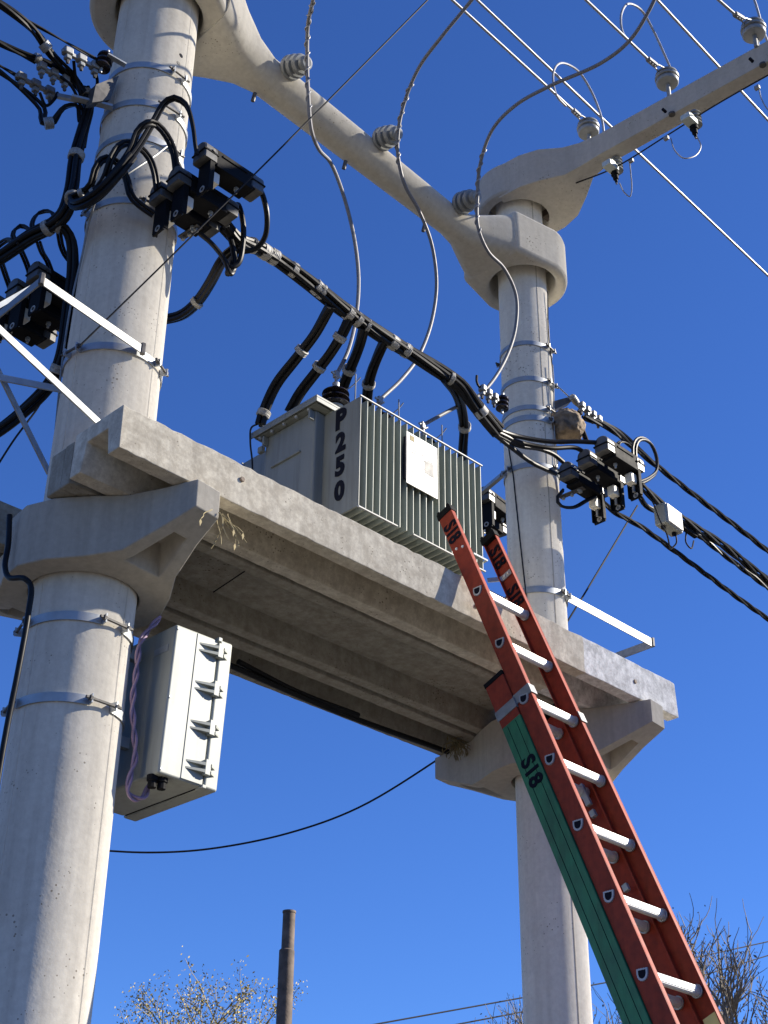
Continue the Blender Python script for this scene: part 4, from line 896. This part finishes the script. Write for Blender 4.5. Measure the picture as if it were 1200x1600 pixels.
# ------------------------------------------------------------------ right side: bundle splits to the far fuse switches
gr = 'cables from the bundle to the switches at the thin pole'
for i, (p, lab) in enumerate((([(778, 672, 3.96), (810, 682, 3.95), (860, 690, 3.88), (905, 690, 3.80), (938, 692, 3.74)], 'uppermost cable from the bundle across the thin pole to the outer switch'),
      ([(778, 676, 3.96), (815, 692, 3.97), (860, 700, 3.92), (900, 700, 3.88), (912, 706, 3.86)], 'middle cable from the bundle across the thin pole to the middle switch'),
      ([(776, 680, 3.97), (810, 696, 3.99), (845, 702, 4.0), (865, 710, 4.0), (880, 722, 4.0)], 'third cable from the bundle across the thin pole to the nearest switch'),
      ([(772, 678, 3.97), (800, 700, 4.0), (830, 722, 4.03), (850, 732, 4.04), (868, 740, 4.06)], 'lowest cable from the bundle ending at the clamp on the thin pole'))):
    cable('switch_feed', lab, 'cable', Q(p), .0125, M['rub'], gr, n=10)
gt = 'twisted overhead cables leaving to the right'
def tw(p, k, off, r, lab, pitch=.42, seed=0): return strands('twisted_cable', lab, 'cable', Q(p), k, off, r, M['rub'], gt, pitch=pitch, n=6, step=.025, seed=seed)
tw([(912, 652, 4.0), (950, 668, 3.98), (985, 695, 3.96), (1035, 735, 3.93), (1100, 785, 3.9), (1160, 830, 3.87), (1240, 893, 3.84)], 3, .010, .0085, 'uppermost twisted cable, leaving right from the pale line clamp', .5)
tw([(930, 655, 4.02), (965, 672, 4.0), (1000, 705, 3.97), (1030, 732, 3.945)], 2, .009, .009, 'short twin cable lying under the uppermost twisted cable', .8)
tw([(1000, 758, 3.74), (1030, 785, 3.74), (1080, 820, 3.73), (1130, 852, 3.72), (1175, 888, 3.71), (1240, 938, 3.7)], 4, .015, .0095, 'thickest twisted cable, passing just above the white junction box', .7, 1)
tw([(985, 742, 3.86), (1005, 785, 3.84), (1035, 806, 3.83), (1090, 836, 3.82), (1130, 866, 3.81), (1175, 900, 3.8), (1240, 948, 3.79)], 3, .009, .0075, 'middle twisted cable, passing just behind the white junction box', .45, 2)
tw([(925, 770, 3.99), (960, 800, 3.97), (1000, 822, 3.95), (1050, 858, 3.93), (1100, 895, 3.91), (1150, 932, 3.89), (1240, 995, 3.86)], 3, .009, .0075, 'lowest twisted cable, running below the white junction box to the right edge', .45, 3)
gq = 'cable loops at the thin pole switches'
strands('cable_loop', 'large twin cable loop over the outer switch of the thin pole', 'cable', Q([(992, 722, 3.72), (991, 700, 3.72), (996, 688, 3.72), (1006, 686, 3.72), (1018, 695, 3.73), (1026, 715, 3.74), (1026, 735, 3.75), (1014, 748, 3.75), (996, 756, 3.75)]), 2, .009, .0085, M['rub'], gq, pitch=30, n=8, part='cable')
strands('cable_loop', 'small twin cable loop between two switches of the thin pole', 'cable', Q([(966, 705, 3.86), (965, 695, 3.86), (972, 690, 3.86), (984, 696, 3.85), (993, 712, 3.84), (996, 730, 3.84)]), 2, .006, .006, M['rub'], gq, pitch=30, n=8, part='cable')
strands('cable_loop', 'hanging twin cable loop below the inner switch of the thin pole', 'cable', Q([(880, 766, 4.0), (870, 780, 4.02), (876, 790, 4.02), (895, 793, 4.0), (915, 783, 3.98), (930, 775, 3.97)]), 2, .006, .008, M['rub'], gq, pitch=30, n=8, part='cable')
strands('cable_loop', 'vertical black cables dropping from the pale clamp behind the switches', 'cable', Q([(906, 642, 4.02), (904, 655, 4.02), (910, 672, 4.02), (917, 690, 4.0)]), 3, .009, .0065, M['rub'], gq, pitch=3, n=6, part='cable')
clamp_row([(905, 632), (940, 660)], 4.0, 4, 'pale dead-end line clamp right of the thin pole above the switches', 'dead-end clamps at the thin pole')
e = empty('wedge_bracket', at(880, 632, Y=4.1), 'dark tapered steel arm from the thin pole to the pale line clamp', 'bracket')
pz = [at(864, 627, Y=4.12), at(893, 619, Y=4.05), at(893, 627, Y=4.05), at(864, 641, Y=4.12)]
MB().loft([pz, [p + Vector((.02, .05, 0)) for p in pz]]).build('wedge_plate', M['bolt'], e)
MB().lathe(at(897, 624, Y=4.03), (1, .1, -.4), [(-.03, .012), (-.02, .02), (.02, .02), (.05, .012)], 10).build('end_fitting', M['galvw'], e)
cable('guy_wire', 'pale thin wire from the second band clamp of the thin pole to the line clamp', 'wire', Q([(861, 596, 4.1), (875, 607, 4.07), (893, 624, 4.03)]), .0045, M['galvw'], n=6)
# left dead end on thin pole
clamp_row([(750, 606), (778, 626)], 4.0, 3, 'thin perforated strap clamp left of the thin pole beside the bundle', 'dead-end clamps at the thin pole')
spool(at(785, 630, Y=4.02), (.1, 0, 1), .034, M['brown'], 'dark brown spool insulator on the left of the thin pole', .085)
cable('cable_tail', 'short upturned black cable end left of the thin pole', 'cable', Q([(760, 610, 4.0), (748, 603, 4.0), (745, 596, 4.0), (745, 587, 4.0)]), .007, M['rub'], n=8)
cable('downlead_wire', 'thin black wire running down the right edge of the thin pole', 'wire', [onpole(X2, r2, ca2 + R_(66), z, .012 + .006 * math.sin(z * 9)) for z in [7.1 - i * .12 for i in range(11)]], .004, M['rubd'], n=6)
cable('downlead_wire', 'thin dark wire wandering down the front of the thin pole', 'wire', [onpole(X2, r2, ca2 + R_(-52 + 8 * math.sin(i)), 6.02 - i * .12, .006) for i in range(2)] + [onpole(X2, r2, ca2 + R_(-40 + i * 2.1), 5.8 - i * .085, .006) for i in range(10)], .0035, M['rubd'], n=6)
cable('ground_wire', 'pale thin wire on the right edge of the thin pole ending beside the nest', 'wire', [onpole(X2, r2, ca2 + R_(60), z, .02 + .008 * math.sin(z * 7)) for z in [6.55, 6.4, 6.25, 6.1, 5.95, 5.85]], .004, M['galvw'], n=6)
# white junction box on the cables
c = at(1044, 812, Y=3.72); e = empty('junction_box', c, 'small white junction box hanging on the twisted cables at the right', 'junction box')
MB().box(c, (.17, .075, .125), Matrix.Rotation(R_(4), 3, 'Z')).build('box', M['cab'], e, bevel=.008); MB().box(c + Vector((.002, -.04, 0)), (.15, .012, .11), Matrix.Rotation(R_(4), 3, 'Z')).build('cover', M['plate'], e, bevel=.004)
for dx in (-.055, .045): MB().lathe(c + Vector((dx, .0, -.062)), (0, 0, -1), [(0, .013), (.016, .012), (.02, .007)], 8).build('gland', M['blk'], e)
for i, p in enumerate(([(1008, 768, 3.72), (1020, 785, 3.70), (1032, 815, 3.66), (1042, 835, 3.68), (1047, 858, 3.72)], [(1056, 835, 3.72), (1057, 848, 3.73), (1048, 858, 3.75)], [(1072, 832, 3.76), (1072, 848, 3.76), (1080, 857, 3.76), (1084, 845, 3.76)])):
    cable('thin_lead', ['thin black lead looping across the front of the white junction box', 'short black lead under the white junction box', 'thin hooked lead right of the white junction box'][i], 'wire', Q(p), .0045, M['rubd'], 'thin leads at the junction box', n=6)
tag(MB().bar(at(1065, 822, Y=3.75), at(1088, 838, Y=3.75), .03, .03).build('cable_connector', M['blk'], None, bevel=.008), 'black connector on the cable right of the white junction box', 'connector')
# mud nest
def nest():
    bm = bmesh.new(); bmesh.ops.create_icosphere(bm, subdivisions=5, radius=1); rnd = random.Random(3)
    from mathutils import noise
    c = at(886, 668, Y=4.08)
    for v in bm.verts:
        d = v.co.copy(); k = 1 + .12 * noise.noise(d * 2.2) + .07 * noise.noise(d * 5) + .05 * noise.noise(d * 11) + .035 * noise.noise(d * 24)
        v.co = Vector((d.x * .095, d.y * .10, d.z * .105)) * k
        v.co.x += .012 * (v.co.z > .02) * -1
        if v.co.z < -.062: v.co.z = -.062 + (v.co.z + .062) * .25
    me = bpy.data.meshes.new('mud_nest'); bm.to_mesh(me); bm.free(); me.materials.append(M['mud']); me.polygons.foreach_set('use_smooth', [True] * len(me.polygons))
    o = bpy.data.objects.new('mud_nest', me); o.location = c; COL.objects.link(o); tag(o, 'round brown mud bird nest stuck to the right side of the thin pole', 'nest')
nest()
# guy wires
cable('guy_wire', 'long thin black wire rising diagonally from the thick pole in front of the fuse switches', 'wire', [at(125, 540, Y=4.12), at(390, 280, Y=3.62), at(668, 0, Y=3.1), at(760, -95, Y=2.9)], .0040, M['rubd'], n=6)
cable('guy_wire', 'thin black wire going down left from the outer switch behind the platform end', 'wire', [at(996, 790, Y=4.3), at(886, 972, Y=4.5), at(800, 1105, Y=4.75), at(688, 1184, Y=5.2), at(560, 1262, Y=5.6), at(450, 1302, Y=5.9), at(330, 1326, Y=6.2), at(240, 1332, Y=6.4), at(150, 1328, Y=6.6), at(-30, 1310, Y=7.0)], .0056, M['rubd'], n=6)
cable('guy_wire', 'thin black wire at the left edge going down behind the thick pole', 'wire', [at(-30, 770, Y=5), at(20, 690, Y=4.9), at(62, 632, Y=4.8), at(75, 600, Y=4.7), at(100, 520, Y=4.5)], .005, M['rubd'], n=6)
MBs = MB().bar(at(752, 770, Y=4.66), at(796, 733, Y=4.36), .025, .02).build('strut', M['galv']); tag(MBs, 'short grey steel strut between the thin pole and the switches behind the transformer', 'bracket')
# small black earth cable at the transformer corner
cable('thin_lead', 'thin black cable hanging from the left corner of the transformer lid', 'wire', Q([(404, 662, 4.5), (393, 668, 4.52), (391, 690, 4.53), (394, 720, 4.54), (395, 760, 4.54)]), .0045, M['rubd'], n=6)
# straps of cable seen in the dark gap under the platform
for i, (a, c) in enumerate((((360, 1040), (700, 1175)), ((372, 1034), (560, 1118)))):
    cable('hidden_cable', ['long dark cable lying in the gap under the rear platform beam', 'shorter dark cable lying in the gap under the rear platform beam'][i], 'cable', [at(a[0], a[1], Y=4.70), at((a[0] + c[0]) / 2, (a[1] + c[1]) / 2 + 6, Y=4.72), at(c[0], c[1], Y=4.70)], .014, M['rub'], n=8)

# ------------------------------------------------------------------ straw
def straw(name, label, c, n, ln, seed, down=True):
    rnd = random.Random(seed); b = MB()
    for k in range(n):
        p = c + Vector((rnd.uniform(-.03, .03), rnd.uniform(-.02, .02), rnd.uniform(-.015, .02))); pts = [p]; d = Vector((rnd.uniform(-.5, .5), rnd.uniform(-.6, .1), rnd.uniform(-1.2, -.3) if down else rnd.uniform(-.6, .4)))
        for j in range(5): d += Vector((rnd.gauss(0, .25), rnd.gauss(0, .2), -.15)); p = p + d.normalized() * ln / 5 * rnd.uniform(.6, 1.1); pts.append(p)
        b.tube(smooth(pts, 3), .0018, 5)
        if rnd.random() < .3: b.add([pts[-1], pts[-1] + Vector((.006, .0, -.012)), pts[-1] + Vector((0, .002, -.03)), pts[-1] + Vector((-.006, 0, -.012))], [(0, 1, 2, 3)])
    o = b.build(name, M['straw' if down else 'bark2']); tag(o, label, 'dry plant')
straw('dry_plant', 'dry yellow weed hanging from the nose of the near corbel', at(346, 805, Y=3.64), 9, .16, 5)
straw('grass_tuft', 'clump of dry grass wedged under the far end of the rear beam', at(712, 1162, Y=4.62), 60, .09, 8, False)

# ------------------------------------------------------------------ rusty pipe
P0 = at(452, 1424, Y=7.6); e = empty('rusty_pipe', (P0.x, P0.y, 0), 'rusty steel pipe post with a narrower top, right of the yellowish tree', 'post')
MB().lathe((P0.x + .01, P0.y, 0), (-.004, 0, 1), [(0, .056), (P0.z - .27, .053), (P0.z - .262, .046)], 24).build('lower_pipe', M['rust'], e)
MB().lathe((P0.x, P0.y, P0.z - .27), (0, 0, 1), [(0, .044), (.255, .043), (.258, .047), (.272, .047), (.272, .038), (.2, .036)], 24).build('upper_pipe', M['rust'], e)

# ------------------------------------------------------------------ trees and far wires
def tree(px, py_top, dist, spread, label, bark, leafm, seed, leaves, podlike=False, droop=0, group='trees beyond the platform'):
    rnd = random.Random(seed); d = ray(px, py_top); h = math.hypot(d.x, d.y); top = CP + d * (dist / h); H = top.z
    base = Vector((top.x, top.y, 0)); e = empty('tree', base, label, 'tree', group); segs = MB(); lv = MB(); nseg = [0]
    trunk = MB().tube(smooth([base, base + Vector((.1, .05, H * .2)), base + Vector((.0, .1, H * .4))], 6), lambda t: .17 - .06 * t, 12).build('trunk', bark, e)
    def leaf(p, s):
        n = Vector((rnd.gauss(0, 1), rnd.gauss(0, 1), rnd.gauss(0, 1))).normalized(); u = n.orthogonal().normalized(); v = n.cross(u); lv.add([p, p + u * s + v * s * .45, p + u * s * 2, p + u * s - v * s * .45], [(0, 1, 2, 3)])
    def grow(p, dr, L, r, lvl):
        pts = [p]; d = dr.copy(); n = 4
        for i in range(n):
            d = (d + Vector((rnd.gauss(0, .13), rnd.gauss(0, .13), rnd.gauss(.04 - droop * (lvl > 2), .09)))).normalized(); p = p + d * L / n; pts.append(p)
            if lvl >= 3 and i:
                for _ in range(rnd.choice(leaves)): leaf(p + Vector((rnd.gauss(0, .06), rnd.gauss(0, .06), rnd.gauss(0, .06))), rnd.uniform(.010, .024) * (1.2 if podlike else 1))
        segs.tube(pts, lambda t: r * (1 - .45 * t), 5 if lvl < 3 else 3, caps=False)
        if lvl >= 5: return
        k = 4 if lvl < 2 else 3
        for j in range(k):
            t = rnd.randint(1, n) if j < k - 1 else n; q = pts[t]; a = rnd.uniform(0, 2 * math.pi); sp = rnd.uniform(.35, .85) * spread
            nd = (d + Vector((math.cos(a) * sp, math.sin(a) * sp, rnd.uniform(-.05, .25)))).normalized()
            grow(q, nd, L * rnd.uniform(.62, .82), r * .58, lvl + 1)
    s0 = base + Vector((0, .1, H * .38))
    for j in range(5):
        a = j * 1.256 + rnd.uniform(-.3, .3); grow(s0, Vector((math.cos(a) * .75 * spread, math.sin(a) * .75 * spread, 1)).normalized(), H * .20, .085, 0)
    segs.build('branches', bark, e); lv.build('foliage' if not podlike else 'seed_pods', leafm, e)
tree(262, 1500, 18, 1.25, 'yellowish sparse tree at the bottom left between the thick pole and the rusty pipe', M['bark2'], M['leafy'], 11, [8, 10, 12, 14])
tree(1150, 1400, 16, .9, 'nearly bare tree with dark twigs at the bottom right corner', M['bark'], M['pod'], 5, [0, 0, 0, 1], True)
tree(950, 1500, 22, .9, 'nearly bare lower tree behind the foot of the thin pole', M['bark'], M['pod'], 21, [0, 0, 1], True)
gw = 'far service wires low behind the trees'
for i, (a, c) in enumerate((((560, 1604), (830, 1556)), ((690, 1604), (830, 1578)), ((1070, 1500), (1240, 1462)), ((1080, 1530), (1240, 1480)))):
    A = at(*a, Y=14); C_ = at(*c, Y=14); dd = C_ - A; e1 = A - dd * (2 if i < 2 else .0); e2 = C_ + dd * (0 if i < 2 else 3)
    if i < 2: e2 = C_ + dd * .6
    cable('service_wire', ['upper far wire at the bottom centre', 'lower far wire at the bottom centre', 'upper far wire in front of the bare tree', 'lower far wire in front of the bare tree'][i], 'wire', [e1, (e1 + e2) / 2 + Vector((0, 0, -.01)), e2], .011, M['rubd'], gw, n=6)
